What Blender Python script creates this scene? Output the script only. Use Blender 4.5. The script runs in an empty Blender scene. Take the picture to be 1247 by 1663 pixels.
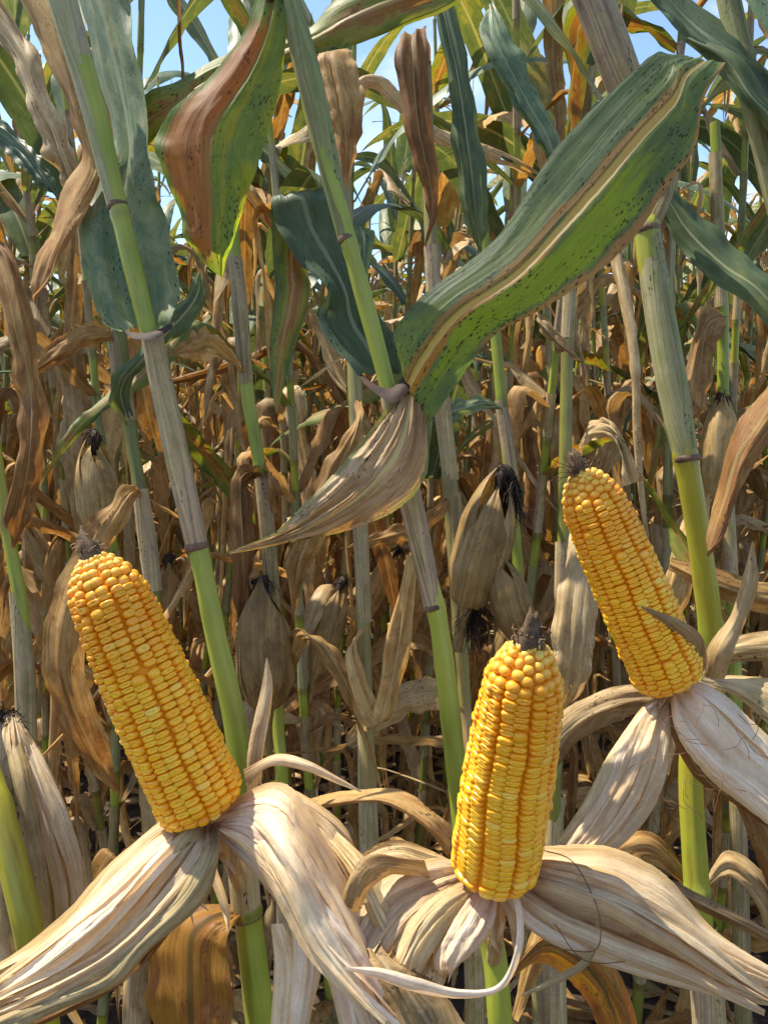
import bpy, math, random
import numpy as np
from mathutils import Vector, Matrix, noise
R = math.radians
random.seed(7)
# ------------------------------------------------------------------ camera, world, sun, exposure
scene = bpy.context.scene
col = scene.collection
W_PX, H_PX, F_PX = 1247.0, 1663.0, 1256.0
CAMZ, PITCH = 1.40, 8.0
cd = bpy.data.cameras.new("camera"); cam = bpy.data.objects.new("camera", cd); col.objects.link(cam)
cam.location = (0, 0, CAMZ); cam.rotation_euler = (R(90-PITCH), 0, 0)
cd.sensor_fit = 'VERTICAL'; cd.sensor_height = 24; cd.lens = 24*F_PX/H_PX
cd.clip_start = 0.02; cd.clip_end = 500
scene.camera = cam
SUN_EL, SUN_AZ = 60.0, -66.0          # azimuth measured from +Y (into the field) towards +X
sv = Vector((math.sin(R(SUN_AZ))*math.cos(R(SUN_EL)), math.cos(R(SUN_AZ))*math.cos(R(SUN_EL)), math.sin(R(SUN_EL))))
sl = bpy.data.lights.new("sun", 'SUN'); so = bpy.data.objects.new("sun", sl); col.objects.link(so)
sl.energy = 4.9; sl.angle = R(0.5); sl.color = (1, .91, .75)
so.rotation_euler = sv.to_track_quat('Z', 'Y').to_euler(); so.location = sv*10
world = bpy.data.worlds.new("World"); scene.world = world; world.use_nodes = True
wt = world.node_tree; wn = wt.nodes; wn.clear()
sky = wn.new('ShaderNodeTexSky'); sky.sky_type = 'NISHITA'; sky.sun_disc = False
sky.sun_elevation = R(SUN_EL); sky.sun_rotation = R(SUN_AZ); sky.air_density = 1.0; sky.dust_density = .25; sky.ozone_density = 2.6
tc = wn.new('ShaderNodeTexCoord'); mp = wn.new('ShaderNodeMapping'); mp.inputs['Scale'].default_value = (2.2, 2.2, 5.0)
mp.inputs['Location'].default_value = (1.3, .4, 0)
nz = wn.new('ShaderNodeTexNoise'); nz.inputs['Scale'].default_value = 1.6; nz.inputs['Detail'].default_value = 7; nz.inputs['Roughness'].default_value = .55
rp = wn.new('ShaderNodeValToRGB'); rp.color_ramp.elements[0].position = .48; rp.color_ramp.elements[1].position = .80
rp.color_ramp.elements[1].color = (.85, .85, .85, 1)
mx = wn.new('ShaderNodeMix'); mx.data_type = 'RGBA'; mx.inputs['B'].default_value = (6.0, 6.3, 6.7, 1)
bg = wn.new('ShaderNodeBackground'); bg.inputs['Strength'].default_value = .142
wo = wn.new('ShaderNodeOutputWorld')
wt.links.new(tc.outputs['Generated'], mp.inputs['Vector']); wt.links.new(mp.outputs[0], nz.inputs['Vector'])
wt.links.new(nz.outputs['Fac'], rp.inputs[0]); wt.links.new(rp.outputs[0], mx.inputs['Factor'])
wt.links.new(sky.outputs[0], mx.inputs['A']); wt.links.new(mx.outputs['Result'], bg.inputs['Color']); wt.links.new(bg.outputs[0], wo.inputs[0])
vs = scene.view_settings; vs.view_transform = 'Standard'; vs.look = 'None'; vs.gamma = 1; vs.exposure = 0.90
scene.cycles.max_bounces = 8; scene.cycles.transmission_bounces = 6; scene.cycles.diffuse_bounces = 5

# ------------------------------------------------------------------ helpers
CM = Matrix.Translation((0, 0, CAMZ)) @ Matrix.Rotation(R(90-PITCH), 4, 'X')
def P(x, y, d):                       # photo position + distance along the view axis -> world point
    return CM @ Vector(((x-W_PX/2)/F_PX*d, -(y-H_PX/2)/F_PX*d, -d))
def lin(h):
    o = []
    for i in (0, 2, 4):
        v = int(h[i:i+2], 16)/255
        o.append(v/12.92 if v <= .04045 else ((v+.055)/1.055)**2.4)
    return (*o, 1)
def nz3(x, y=0, z=0): return noise.noise(Vector((x, y, z)))
def cat(pts, n):
    """Catmull-Rom through tuples -> n+1 tuples"""
    p = [np.array(q, float) for q in pts]; p = [2*p[0]-p[1]]+p+[2*p[-1]-p[-2]]
    m = len(pts)-1; out = []
    for i in range(n+1):
        t = i/n*m; k = min(int(t), m-1); t -= k
        a, b, c, d = p[k:k+4]
        out.append(.5*((2*b)+(c-a)*t+(2*a-5*b+4*c-d)*t*t+(3*b-a-3*c+d)*t**3))
    return out
def tag(o, label=None, cat=None, group=None, kind=None):
    if label: o['label'] = label
    if cat: o['category'] = cat
    if group: o['group'] = group
    if kind: o['kind'] = kind
    return o
def empty(name, loc, label=None, cat=None, group=None):
    o = bpy.data.objects.new(name, None); o.empty_display_size = .05; o.location = loc; col.objects.link(o)
    return tag(o, label, cat, group)
class MB:
    def __init__(s): s.v=[]; s.f=[]; s.un=[]; s.um=[]; s.at=[]; s.mi=[]
    def grid(s, rows, closed=False, mat=0, un=None, at=None, um0=(0, 0), holes=None):
        m, n = len(rows), len(rows[0]); b = len(s.v)
        mid = n//2; ly = um0[1]
        for i, r in enumerate(rows):
            if i: ly += (r[mid]-rows[i-1][mid]).length
            xs = [0]
            for j in range(1, n): xs.append(xs[-1]+(r[j]-r[j-1]).length)
            for j, p in enumerate(r):
                s.v.append(p[:]); s.um.append((xs[j]-xs[mid]+um0[0], ly))
                s.un.append(un(i, j) if un else (j/(n-1), i/(m-1)))
                s.at.append(at(i, j) if at else (0, 0, 0))
        for i in range(m-1):
            for j in range(n-1):
                if holes and holes(i, j): continue
                s.f.append((b+i*n+j, b+i*n+j+1, b+(i+1)*n+j+1, b+(i+1)*n+j)); s.mi.append(mat)
            if closed:
                s.f.append((b+i*n+n-1, b+i*n, b+(i+1)*n, b+(i+1)*n+n-1)); s.mi.append(mat)
    def tube(s, path, rad, n=10, mat=0, at=None, cap=True, oval=1.0, groove=0.0):
        """path: list of Vector; rad: list"""
        rows = []; ref = Vector((0, -1, 0.01))
        for i, p in enumerate(path):
            t = (path[min(i+1, len(path)-1)]-path[max(i-1, 0)]).normalized()
            a = ref-t*ref.dot(t)
            if a.length < .05: a = Vector((1, 0, 0))-t*t.x
            a.normalize(); bb = t.cross(a); ref = a
            rows.append([p+(a*math.cos(2*math.pi*j/n)+bb*math.sin(2*math.pi*j/n)*oval)*rad[i]*(1-groove*max(0, math.cos(2*math.pi*j/n-.9))**10) for j in range(n+1)])
        s.grid(rows, mat=mat, at=at)
        if cap and n > 3:
            b = len(s.v)
            for r in (rows[0], rows[-1]):
                c = len(s.v)
                for q in r[:-1]: s.v.append(q[:]); s.un.append((0, 0)); s.um.append((0, 0)); s.at.append((0, 0, 0))
                s.f.append(tuple(range(c, c+n))); s.mi.append(mat)
    def build(s, name, mats, parent=None, origin=None):
        me = bpy.data.meshes.new(name)
        V = s.v
        off = Vector((0, 0, 0))
        if parent is not None and origin is None: off = parent_world(parent)
        if origin is not None: off = Vector(origin)
        if off.length: V = [(p[0]-off.x, p[1]-off.y, p[2]-off.z) for p in V]
        me.from_pydata(V, [], s.f)
        for m in (mats if isinstance(mats, (list, tuple)) else [mats]): me.materials.append(m)
        li = np.empty(len(me.loops), dtype=np.int32); me.loops.foreach_get('vertex_index', li)
        for nm, dat in (('n', s.un), ('m', s.um)):
            uv = me.uv_layers.new(name=nm); a = np.array(dat, dtype=np.float32)[li]; uv.data.foreach_set('uv', a.ravel())
        a = me.attributes.new('at', 'FLOAT_VECTOR', 'POINT'); a.data.foreach_set('vector', np.array(s.at, dtype=np.float32).ravel())
        me.polygons.foreach_set('material_index', np.array(s.mi, dtype=np.int32))
        me.polygons.foreach_set('use_smooth', np.ones(len(me.polygons), dtype=bool)); me.update()
        o = bpy.data.objects.new(name, me); col.objects.link(o)
        if parent is not None: o.parent = parent
        if parent is None and origin is not None: o.location = off
        return o
def parent_world(o):
    v = Vector(o.location)
    while o.parent: o = o.parent; v += o.location
    return v
# ------------------------------------------------------------------ materials
class NT:
    def __init__(s, name):
        s.mat = bpy.data.materials.new(name); s.mat.use_nodes = True; s.t = s.mat.node_tree; s.t.nodes.clear()
    def n(s, ty, **kw):
        nd = s.t.nodes.new('ShaderNode'+ty)
        for k, v in kw.items():
            if k.startswith('_'): setattr(nd, k[1:], v)
        for k, v in kw.items():
            if k.startswith('_'): continue
            k = k.replace('__', ' ')
            inp = nd.inputs[int(k[1:])] if k[0] == 'i' and k[1:].isdigit() else nd.inputs[k]
            if hasattr(v, 'is_output'): s.t.links.new(v, inp)
            else: inp.default_value = v
        return nd
    def math(s, op, a, b=0.0, c=0.0, clamp=False):
        return s.n('Math', _operation=op, _use_clamp=clamp, i0=a, i1=b, i2=c).outputs[0]
    def mix(s, f, a, b, mode='MIX'):
        return s.n('Mix', _data_type='RGBA', _blend_type=mode, i0=f, i6=a, i7=b).outputs[2]
    def ramp(s, fac, stops):
        nd = s.n('ValToRGB', i0=fac); e = nd.color_ramp.elements
        while len(e) < len(stops): e.new(.5)
        for k, (p, c_) in enumerate(stops): e[k].position = p; e[k].color = c_ if len(c_) == 4 else (*c_, 1)
        return nd.outputs[0]
    def step(s, x, a, b):
        nd = s.n('MapRange', _interpolation_type='SMOOTHSTEP', i0=x, i1=a, i2=b, i3=0.0, i4=1.0); return nd.outputs[0]
    def noise(s, vec, scale, detail=3, rough=.55, dist=0.0, w=None):
        return s.n('TexNoise', Vector=vec, Scale=scale, Detail=detail, Roughness=rough, Distortion=dist).outputs[0]
    def mapv(s, vec, sc, loc=(0, 0, 0)): return s.n('Mapping', Vector=vec, Scale=sc, Location=loc).outputs[0]
def leaf_mat(name, stops, pscale=1.0, spots=0.0, rib='b7a57e', trans=.35, satur=1.25, rough=.5, vein=.28, along=0.0, ribw=.045, edge=None, streak=None, bump=.6, transcol=1.0, centre=0.0, tint=(1.0,.92,.72), cshift=0.0, vf=520, bands=()):
    t = NT(name)
    un = t.n('UVMap', _uv_map='n').outputs[0]; um = t.n('UVMap', _uv_map='m').outputs[0]
    oi = t.n('ObjectInfo'); rnd = oi.outputs['Random']
    off = t.n('CombineXYZ', X=t.math('MULTIPLY', rnd, 37.0), Y=t.math('MULTIPLY', rnd, 91.0), Z=0.0).outputs[0]
    umo = t.n('VectorMath', _operation='ADD', i0=um, i1=off).outputs[0]
    sx = t.n('SeparateXYZ', Vector=un); u, v = sx.outputs[0], sx.outputs[1]
    du = t.math('ABSOLUTE', t.math('SUBTRACT', u, .5))
    patch = t.noise(t.mapv(umo, (26*pscale, 7*pscale, 1)), 1.0, 5, .62, .4)
    big = t.noise(t.mapv(umo, (7*pscale, 2.2*pscale, 1)), 1.0, 2)
    f = t.math('ADD', t.math('MULTIPLY', patch, .62), t.math('MULTIPLY', big, .38))
    iso = t.noise(t.mapv(umo, (58*pscale, 30*pscale, 1), (4, 4, 0)), 1.0, 6, .7, .6)
    f = t.math('MULTIPLY_ADD', t.math('SUBTRACT', iso, .5), .75, t.math('MULTIPLY', f, 1.0))
    f = t.math('MULTIPLY_ADD', t.math('SUBTRACT', f, .5), 1.8, .5)
    f = t.math('ADD', f, t.math('MULTIPLY', t.math('SUBTRACT', rnd, .5), .28))
    if along: f = t.math('ADD', f, t.math('MULTIPLY', t.math('SUBTRACT', v, .45), along))
    if centre: f = t.math('ADD', f, t.math('MULTIPLY', t.math('SUBTRACT', .16, t.math('ABSOLUTE', t.math('SUBTRACT', u, .5+cshift))), centre))
    f = t.math('MINIMUM', t.math('MAXIMUM', f, 0.0), 1.0)
    c = t.ramp(f, [(p, lin(h)) for p, h in stops])
    v1 = t.noise(t.mapv(umo, (vf, 6, 1)), 1.0, 2, .5)
    v2 = t.noise(t.mapv(umo, (130, 3.5, 1)), 1.0, 3, .6)
    bl = t.noise(t.mapv(umo, (60, 40, 1)), 1.0, 4, .6)
    fine = t.noise(t.mapv(umo, (420, 260, 1)), 1.0, 4, .7)
    blot = t.step(t.noise(t.mapv(umo, (48, 22, 1), (2, 7, 0)), 1.0, 5, .7), .60, .74)
    c = t.mix(t.math('MULTIPLY', blot, .30), c, t.mix(1.0, c, lin('7c6450'), 'MULTIPLY'))
    vv = t.math('ADD', t.math('MULTIPLY', t.math('SUBTRACT', v1, .5), 1.6), t.math('SUBTRACT', v2, .5))
    k = t.math('MULTIPLY_ADD', vv, vein*2.0, 1.0)
    k = t.math('ADD', k, t.math('MULTIPLY', t.math('SUBTRACT', bl, .5), .45))
    k = t.math('ADD', k, t.math('MULTIPLY', t.math('SUBTRACT', fine, .5), .35))
    if streak:
        st = t.step(t.noise(t.mapv(umo, (85, 2.0, 1), (5, 3, 0)), 1.0, 3, .6), .50, .68)
        c = t.mix(t.math('MULTIPLY', st, streak[1]), c, lin(streak[0]))
    for (b0, b1, bc, v0, v1_, st_) in bands:       # long blotches that follow the veins; on BIG also a painted sunlit patch
        wob = t.math('MULTIPLY_ADD', t.math('SUBTRACT', t.noise(t.mapv(umo, (40, 9, 1), (b0*9, 2, 0)), 1.0, 5, .65), .5), .20, t.math('MULTIPLY_ADD', t.math('SUBTRACT', bl, .5), .16, u))
        wv = t.math('MULTIPLY_ADD', t.math('SUBTRACT', t.noise(t.mapv(umo, (90, 9, 1), (b1*7, 5, 0)), 1.0, 4, .6), .5), .5, v)
        m_ = t.math('MULTIPLY', t.step(wob, b0-.03, b0+.03), t.math('SUBTRACT', 1.0, t.step(wob, b1-.03, b1+.03)))
        m_ = t.math('MULTIPLY', m_, t.math('MULTIPLY', t.step(wv, v0-.05, v0+.05), t.math('SUBTRACT', 1.0, t.step(wv, v1_-.05, v1_+.05))))
        c = t.mix(t.math('MULTIPLY', m_, st_), c, lin(bc))
    if edge:
        c = t.mix(t.math('MULTIPLY', t.step(t.math('ADD', du, t.math('MULTIPLY', t.math('SUBTRACT', bl, .5), .12)), .40, .5), .8), c, lin(edge))
    if spots:
        vo = t.n('TexVoronoi', Vector=t.mapv(umo, (560, 230, 1)), Scale=1.0, Randomness=1.0)
        hit = t.math('LESS_THAN', t.math('ADD', vo.outputs['Distance'], t.math('MULTIPLY', t.math('SUBTRACT', t.noise(t.mapv(umo, (1500, 900, 1)), 1.0, 2), .5), .25)), t.math('MULTIPLY', t.n('SeparateXYZ', Vector=vo.outputs['Color']).outputs[0], .42))
        msk = t.step(t.noise(t.mapv(umo, (34, 13, 1), (9, 1, 0)), 1.0, 3), .57-.13*spots, .68-.10*spots)
        c = t.mix(t.math('MULTIPLY', t.math('MULTIPLY', hit, msk), .88), c, lin('1d1512'))
    kc = t.n('CombineXYZ', X=k, Y=k, Z=k).outputs[0]
    c = t.mix(1.0, c, kc, 'MULTIPLY')
    if rib:
        rm = t.math('SUBTRACT', 1.0, t.step(t.math('ADD', du, t.math('MULTIPLY', t.math('SUBTRACT', v2, .5), .02)), ribw*.55, ribw))
        c = t.mix(t.math('MULTIPLY', rm, .8), c, lin(rib))
    hv = t.n('HueSaturation', Hue=.5, Saturation=1.0, Value=t.math('MULTIPLY_ADD', rnd, .3, .86), Color=c).outputs[0]
    bh = t.math('ADD', t.math('MULTIPLY', v1, .5), t.math('ADD', v2, t.math('MULTIPLY', bl, .6)))
    bp = t.n('Bump', Strength=bump, Distance=.0012, Height=bh).outputs[0]
    pr = t.n('BsdfPrincipled', Base__Color=hv, Roughness=t.math('MULTIPLY_ADD', bl, .3, rough-.1), Normal=bp)
    pr.inputs['Specular IOR Level'].default_value = .28
    tcn = t.mix(1.0, t.n('HueSaturation', Hue=.5, Saturation=satur, Value=1.3*transcol, Color=hv).outputs[0], (*tint, 1), 'MULTIPLY')
    tr = t.n('BsdfTranslucent', Color=tcn, Normal=bp)
    ms = t.n('MixShader', i0=trans, i1=pr.outputs[0], i2=tr.outputs[0])
    t.n('OutputMaterial', Surface=ms.outputs[0]); return t.mat

GT = (1.45, 1.2, .42)
GREEN = leaf_mat('green_leaf', [(0, '42523c'), (.45, '5a6a48'), (.66, '747a48'), (.8, '8a8450'), (1, '8a7050')], trans=.24, rib='9c9c7c', satur=1.1, rough=.46, vein=.16, along=.25, transcol=1.2, tint=(1.35, 1.15, .5))
GREEN2 = leaf_mat('grey_green_leaf', [(0, '43543f'), (.5, '566a50'), (.75, '74805f'), (1, '9a9078')], trans=.20, spots=.7, rib='87917a', satur=1.1, rough=.42, vein=.15, tint=GT)
MIXED = leaf_mat('half_dried_leaf', [(0, '48593a'), (.34, '6c7838'), (.5, '848044'), (.62, '86643c'), (.8, '846244'), (1, 'a08864')], trans=.30, spots=.8, rib='9c8a5c', satur=1.15, rough=.5, vein=.2, centre=1.0, transcol=1.2, tint=(1.2, 1.0, .45))
BROWN = leaf_mat('brown_dry_leaf', [(0, '6a4828'), (.4, '8c6438'), (.65, 'a68450'), (1, 'c2a472')], trans=.30, spots=.25, rib='a88c5c', satur=1.05, rough=.58, vein=.30, along=-.2, tint=(1.08, .9, .68))
TAN = leaf_mat('tan_dry_leaf', [(0, '7c5a32'), (.35, 'a27c48'), (.65, 'be9e66'), (1, 'd8c08c')], trans=.30, spots=.2, rib='b49c68', satur=1.1, rough=.58, vein=.34, tint=(1.1, .9, .6))
GREY = leaf_mat('weathered_dry_leaf', [(0, '705736'), (.4, '967c54'), (.7, 'b29a70'), (1, 'cebc94')], trans=.24, spots=.3, rib='a29270', satur=1.1, rough=.5, vein=.36, tint=(1.1, .9, .65))
GOLD = leaf_mat('golden_dry_leaf', [(0, '7c5424'), (.4, '9c7434'), (.7, '8a5a34'), (1, 'b08e54')], trans=.40, spots=.3, rib='5c5030', satur=1.2, vein=.30)
HUSK = leaf_mat('pale_husk', [(0, 'b0906a'), (.3, 'cab08a'), (.6, 'dcc8a4'), (1, 'eaddc6')], pscale=.9, trans=.26, rib=None, satur=1.1, rough=.5, vein=.24, streak=('ac8458', .5), edge='c0a068', bump=1.1, tint=(1.05, .9, .65), vf=850)
HUSKW = leaf_mat('inner_white_husk', [(0, 'c2a07e'), (.3, 'd8c09e'), (.6, 'e4d2b8'), (1, 'efe5d4')], pscale=.9, trans=.26, rib=None, satur=1.1, rough=.42, vein=.18, streak=('b88a68', .5), edge='cdb07c', bump=1.1, tint=(1.05, .9, .7), vf=850)
HUSKO = leaf_mat('outer_weathered_husk', [(0, '88704c'), (.3, 'a49066'), (.55, 'bca87c'), (.8, 'ccb890'), (1, 'b89c80')], pscale=.9, trans=.20, spots=.25, rib=None, satur=1.1, rough=.52, vein=.24, streak=('866c50', .45), edge='a88852', bump=1.2, tint=(1.05, .9, .65), vf=850)
SHEATH = leaf_mat('leaf_sheath', [(0, '7c7848'), (.35, '958658'), (.6, 'aa9872'), (.85, '9c8870'), (1, '7a6258')], trans=.1, spots=.5, rib=None, rough=.52, vein=.50, streak=('6f565a', .45), bump=1.1)
SHEATHG = leaf_mat('greenish_leaf_sheath', [(0, '74804e'), (.4, '8d905c'), (.7, 'a09874'), (1, '84706a')], trans=.1, spots=.3, rib=None, rough=.5, vein=.40, streak=('745458', .45), bump=.9)
EARB = leaf_mat('tan_brown_husk', [(0, '66502c'), (.3, '84683e'), (.6, '9c8050'), (1, 'b89e70')], pscale=.9, trans=.15, spots=.2, rib=None, satur=1.1, vein=.34, streak=('5e4a34', .5), bump=1.1)
def stalk_mat(name, c1, c2, c3):
    t = NT(name); um = t.n('UVMap', _uv_map='m').outputs[0]
    at = t.n('SeparateXYZ', Vector=t.n('Attribute', _attribute_name='at').outputs['Vector'])
    rnd = t.n('ObjectInfo').outputs['Random']
    ob = t.n('TexCoord').outputs['Object']
    s1 = t.noise(t.mapv(um, (300, 5, 1)), 1, 3); p1 = t.noise(ob, 9.0, 3); p2 = t.noise(t.mapv(um, (60, 9, 1)), 1, 4, .65)
    c = t.mix(t.step(t.math('ADD', p1, t.math('MULTIPLY', t.math('SUBTRACT', rnd, .5), .2)), .4, .62), lin(c1), lin(c2))
    c = t.mix(t.math('MULTIPLY', t.step(p2, .52, .72), .75), c, lin(c3))
    kk = t.math('MULTIPLY_ADD', t.math('SUBTRACT', s1, .5), .5, 1.0)
    c = t.mix(1.0, c, t.n('CombineXYZ', X=kk, Y=kk, Z=kk).outputs[0], 'MULTIPLY')
    c = t.mix(t.math('MULTIPLY', at.outputs[0], .6), c, lin('5a3a2a'))
    bp = t.n('Bump', Strength=.35, Distance=.0008, Height=t.math('ADD', s1, p2)).outputs[0]
    pr = t.n('BsdfPrincipled', Base__Color=c, Roughness=.36, Normal=bp); pr.inputs['Specular IOR Level'].default_value = .45
    pr.inputs['Subsurface Weight'].default_value = .12; pr.inputs['Subsurface Radius'].default_value = (.004, .004, .001); pr.inputs['Subsurface Scale'].default_value = 1
    t.n('OutputMaterial', Surface=pr.outputs[0]); return t.mat
STALK = stalk_mat('green_stalk', '6a7030', '807e36', '64522c')
STALKG = stalk_mat('fresh_green_stalk', '82902e', '98a03c', '76702e')
STALKY = stalk_mat('yellowing_stalk', 'a09a30', '8c9a34', '80702e')
STALKD = stalk_mat('dried_stalk', '8c8450', 'a2865a', '6a5038')
def kernel_mat():
    t = NT('corn_kernels'); at = t.n('SeparateXYZ', Vector=t.n('Attribute', _attribute_name='at').outputs['Vector'])
    r, h, tip = at.outputs
    ob = t.n('TexCoord').outputs['Object']
    nn = t.noise(ob, 55.0, 2)
    h2 = t.math('ADD', h, t.math('MULTIPLY', t.math('SUBTRACT', nn, .5), .5))
    side = t.mix(r, lin('ee9c10'), lin('f8ae1a')); crown = t.mix(r, lin('fdb016'), lin('ffc42c'))
    c = t.mix(t.step(h2, .35, .95), side, crown)
    c = t.mix(t.math('MULTIPLY', t.step(r, .9, 1.0), .35), c, lin('f8dc7c'))
    c = t.mix(t.math('MULTIPLY', t.step(tip, .80, 1.0), .55), c, lin('edc468'))
    c = t.mix(t.math('MULTIPLY', t.step(t.noise(ob, 24.0, 3), .5, .7), .35), c, lin('f0a01c'))
    tn = t.math('MULTIPLY', t.step(tip, .45, .8), t.math('SUBTRACT', 1.0, t.step(tip, .85, .98)))
    c = t.mix(t.math('MULTIPLY', tn, .45), c, lin('e68a12'))
    bp = t.n('Bump', Strength=.12, Distance=.0006, Height=t.noise(ob, 900.0, 3)).outputs[0]
    pr = t.n('BsdfPrincipled', Base__Color=c, Roughness=t.math('MULTIPLY_ADD', nn, .16, .22), Normal=bp)
    pr.inputs['Specular IOR Level'].default_value = .5
    pr.inputs['Subsurface Weight'].default_value = .35; pr.inputs['Subsurface Radius'].default_value = (.006, .0025, .0006); pr.inputs['Subsurface Scale'].default_value = 1
    t.n('OutputMaterial', Surface=pr.outputs[0]); return t.mat
KERN = kernel_mat()
def plain(name, a, b, sc=40, rough=.8, bump=.5, dist=.002):
    t = NT(name); ob = t.n('TexCoord').outputs['Object']; f = t.noise(ob, sc, 5, .65)
    c = t.ramp(f, [(.3, lin(a)), (.7, lin(b))]); bp = t.n('Bump', Strength=bump, Distance=dist, Height=f).outputs[0]
    pr = t.n('BsdfPrincipled', Base__Color=c, Roughness=rough, Normal=bp); t.n('OutputMaterial', Surface=pr.outputs[0]); return t.mat
SILK = plain('dark_dried_silk', '17100c', '3c281c', 120)
SILKP = plain('greyish_cob_tip', '2e2018', '7a6040', 260)
CORE = plain('cob_core', 'dc8a10', 'eca01a', 80)
TASSEL = plain('dry_tassel', '8a7350', 'b59c70', 60)
THREAD = plain('brown_silk_thread', '5a3a26', '7a5234', 60)
SOIL = plain('soil', '241b14', '4e3f31', 14, .95, 1.0, .03)

# ------------------------------------------------------------------ the ground
g = MB(); n = 60
def gz(x, y): return .03*nz3(x*1.3, y*1.3)+.012*nz3(x*7, y*7) if abs(x) < 12 and -6 < y < 22 else 0
xs = sorted(set([-150, -60, -25]+[i*.4-12 for i in range(61)]+[25, 60, 150])); ys = sorted(set([-100, -30, -12]+[i*.4-6 for i in range(71)]+[40, 90, 200]))
g.grid([[Vector((x, y, gz(x, y))) for x in xs] for y in ys])
tag(g.build('ground', SOIL), 'bare brown soil of the corn field under the plants', kind='structure')

# ------------------------------------------------------------------ generic corn parts (local, base of plant at the origin)
def sheet_rows(cs, nu, pleat=0, pf=3, ruffle=0, rf=8, seed=0, crumple=0, cf=14, rag=0, rib=0):
    """cs: list of (A,B,bulge_vec) ; returns displaced rows"""
    rows = []; m = len(cs)
    for i, (A, B, bv) in enumerate(cs):
        v = i/(m-1); r = []
        e0 = rag*nz3(v*38, seed, 1)+rag*.7*nz3(v*110, seed, 5); e1 = rag*nz3(v*38, seed, 9)+rag*.7*nz3(v*110, seed, 15)
        for j in range(nu+1):
            u = j/nu; uu = (u+e0*(1-u)+e1*u) if rag else u
            r.append(A.lerp(B, uu)+bv*(4*u*(1-u)))
        rows.append(r)
    out = []
    for i in range(m):
        r = []; v = i/(m-1)
        for j in range(nu+1):
            a = rows[min(i+1, m-1)][j]-rows[max(i-1, 0)][j]; b = rows[i][min(j+1, nu)]-rows[i][max(j-1, 0)]
            nn = a.cross(b)
            nn = nn.normalized() if nn.length > 1e-12 else Vector((0, 0, 0))
            u = j/nu; w = min(1.0, (rows[i][0]-rows[i][nu]).length/.02)
            d = 0
            if pleat: d += pleat*w*(nz3(u*pf*2, v*1.6, seed)+.7*(.35-abs(nz3(u*pf*2.6+4, v*2.0, seed+8))*2)+.4*(.3-abs(nz3(u*pf*6, v*3, seed+3))*2))
            if ruffle: d += ruffle*w*abs(2*u-1)**1.5*nz3(v*rf, (3 if u > .5 else 0), seed)*2
            if rib: dd_ = (u-.5)*(rows[i][0]-rows[i][nu]).length; d += rib*math.exp(-(dd_/.0030)**2)*(1-.7*v)-rib*.5*math.exp(-(dd_/.010)**2)
            if crumple: p = rows[i][j]; d += crumple*nz3(p.x*cf, p.y*cf, p.z*cf+seed)+.4*crumple*nz3(p.x*cf*3, p.y*cf*3, p.z*cf*3+seed)
            r.append(rows[i][j]+nn*d)
        out.append(r)
    return out
def blade(mb, rng, start, az, L, W, style, nv=44, nu=6, mat=0, wm=1.0):
    """style: up (green arching), arch, hang (dry, broken over), curl"""
    p = start.copy(); rows = []; sd = rng.uniform(0, 100); flop = style in ('hang', 'curl') and rng.random() < .3
    if style == 'up': th0, th1, brk = rng.uniform(12, 30), rng.uniform(60, 120), None
    elif style == 'arch': th0, th1, brk = rng.uniform(25, 45), rng.uniform(120, 165), None
    else: th0, th1, brk = rng.uniform(25, 60), rng.uniform(165, 182), rng.uniform(.08, .28)
    if flop: th0, th1, brk = rng.uniform(40, 70), rng.uniform(95, 150), rng.uniform(.15, .4)
    dry = style in ('hang', 'curl'); tw = rng.uniform(-2.5, 2.5) if dry else rng.uniform(-1.2, 1.2)
    cur = rng.uniform(1.5, 4.5) if style == 'curl' else (rng.uniform(.4, 2.0) if dry else rng.uniform(.3, .9))
    azd = rng.uniform(-.6, .6)
    for i in range(nv+1):
        s = i/nv
        if brk is None: th = th0+(th1-th0)*s**1.6
        else: th = th0+(th1-th0)*min(1, max(0, (s-brk)/.10))**.8
        th += 10*nz3(s*4, sd)*(2.2 if dry else .7)
        a = az+azd*s+(.5 if dry else .15)*nz3(s*3, sd, 7)
        T = Vector((math.sin(R(th))*math.cos(a), math.sin(R(th))*math.sin(a), math.cos(R(th))))
        S = Vector((-math.sin(a), math.cos(a), 0)); Nn = T.cross(S)
        q = tw*s+(.6*nz3(s*5, sd, 3) if dry else .2*nz3(s*3, sd, 3)); S2 = S*math.cos(q)+Nn*math.sin(q); N2 = T.cross(S2)
        w = W*.5*min(1, .55+s*4)*(1-max(0, (s-.45)/.55)**1.7)+.0008
        w *= 1+(.12 if dry else .04)*nz3(s*16, sd, 5)
        A = cur*(.5+.5*min(1, s*3))*(1+.6*nz3(s*4, sd, 11)); r = []
        for j in range(nu+1):
            u = 2*j/nu-1; an = A*u*.5
            x = w*math.sin(an)/max(.05, A*.5); y = w*(1-math.cos(an))/max(.05, A*.5)
            y += (.18 if dry else .10)*w*abs(u)**1.5*nz3(s*L*22, sd+(9 if u > 0 else 0), 2)*2
            if dry: y += w*(.22*nz3(u*3, s*9, sd)+.22*(.3-abs(nz3(u*2.2, s*5, sd+4))*1.6)); x *= 1+.35*nz3(s*34, (9 if u > 0 else 0), sd)
            r.append(p+S2*x-N2*y)
        rows.append(r)
        p = p+T*(L/nv)
    tear = rng.uniform(.72, 1.0) if dry else 2; tj = rng.randint(1, nu-2) if nu > 3 else -1
    mb.grid(rows, mat=mat, holes=(lambda i, j: i/nv > tear and j == tj) if dry else None)
def sheath(mb, path, r, mat=1, n=10, at=None, rim=1.25):
    rr = [x*(1.13+.05*math.sin(i*1.7)) for i, x in enumerate(r)]; rr[-1] *= rim; rr[0] *= 1.05
    mb.tube(path, rr, n, mat=mat, cap=False, oval=.93)
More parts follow.
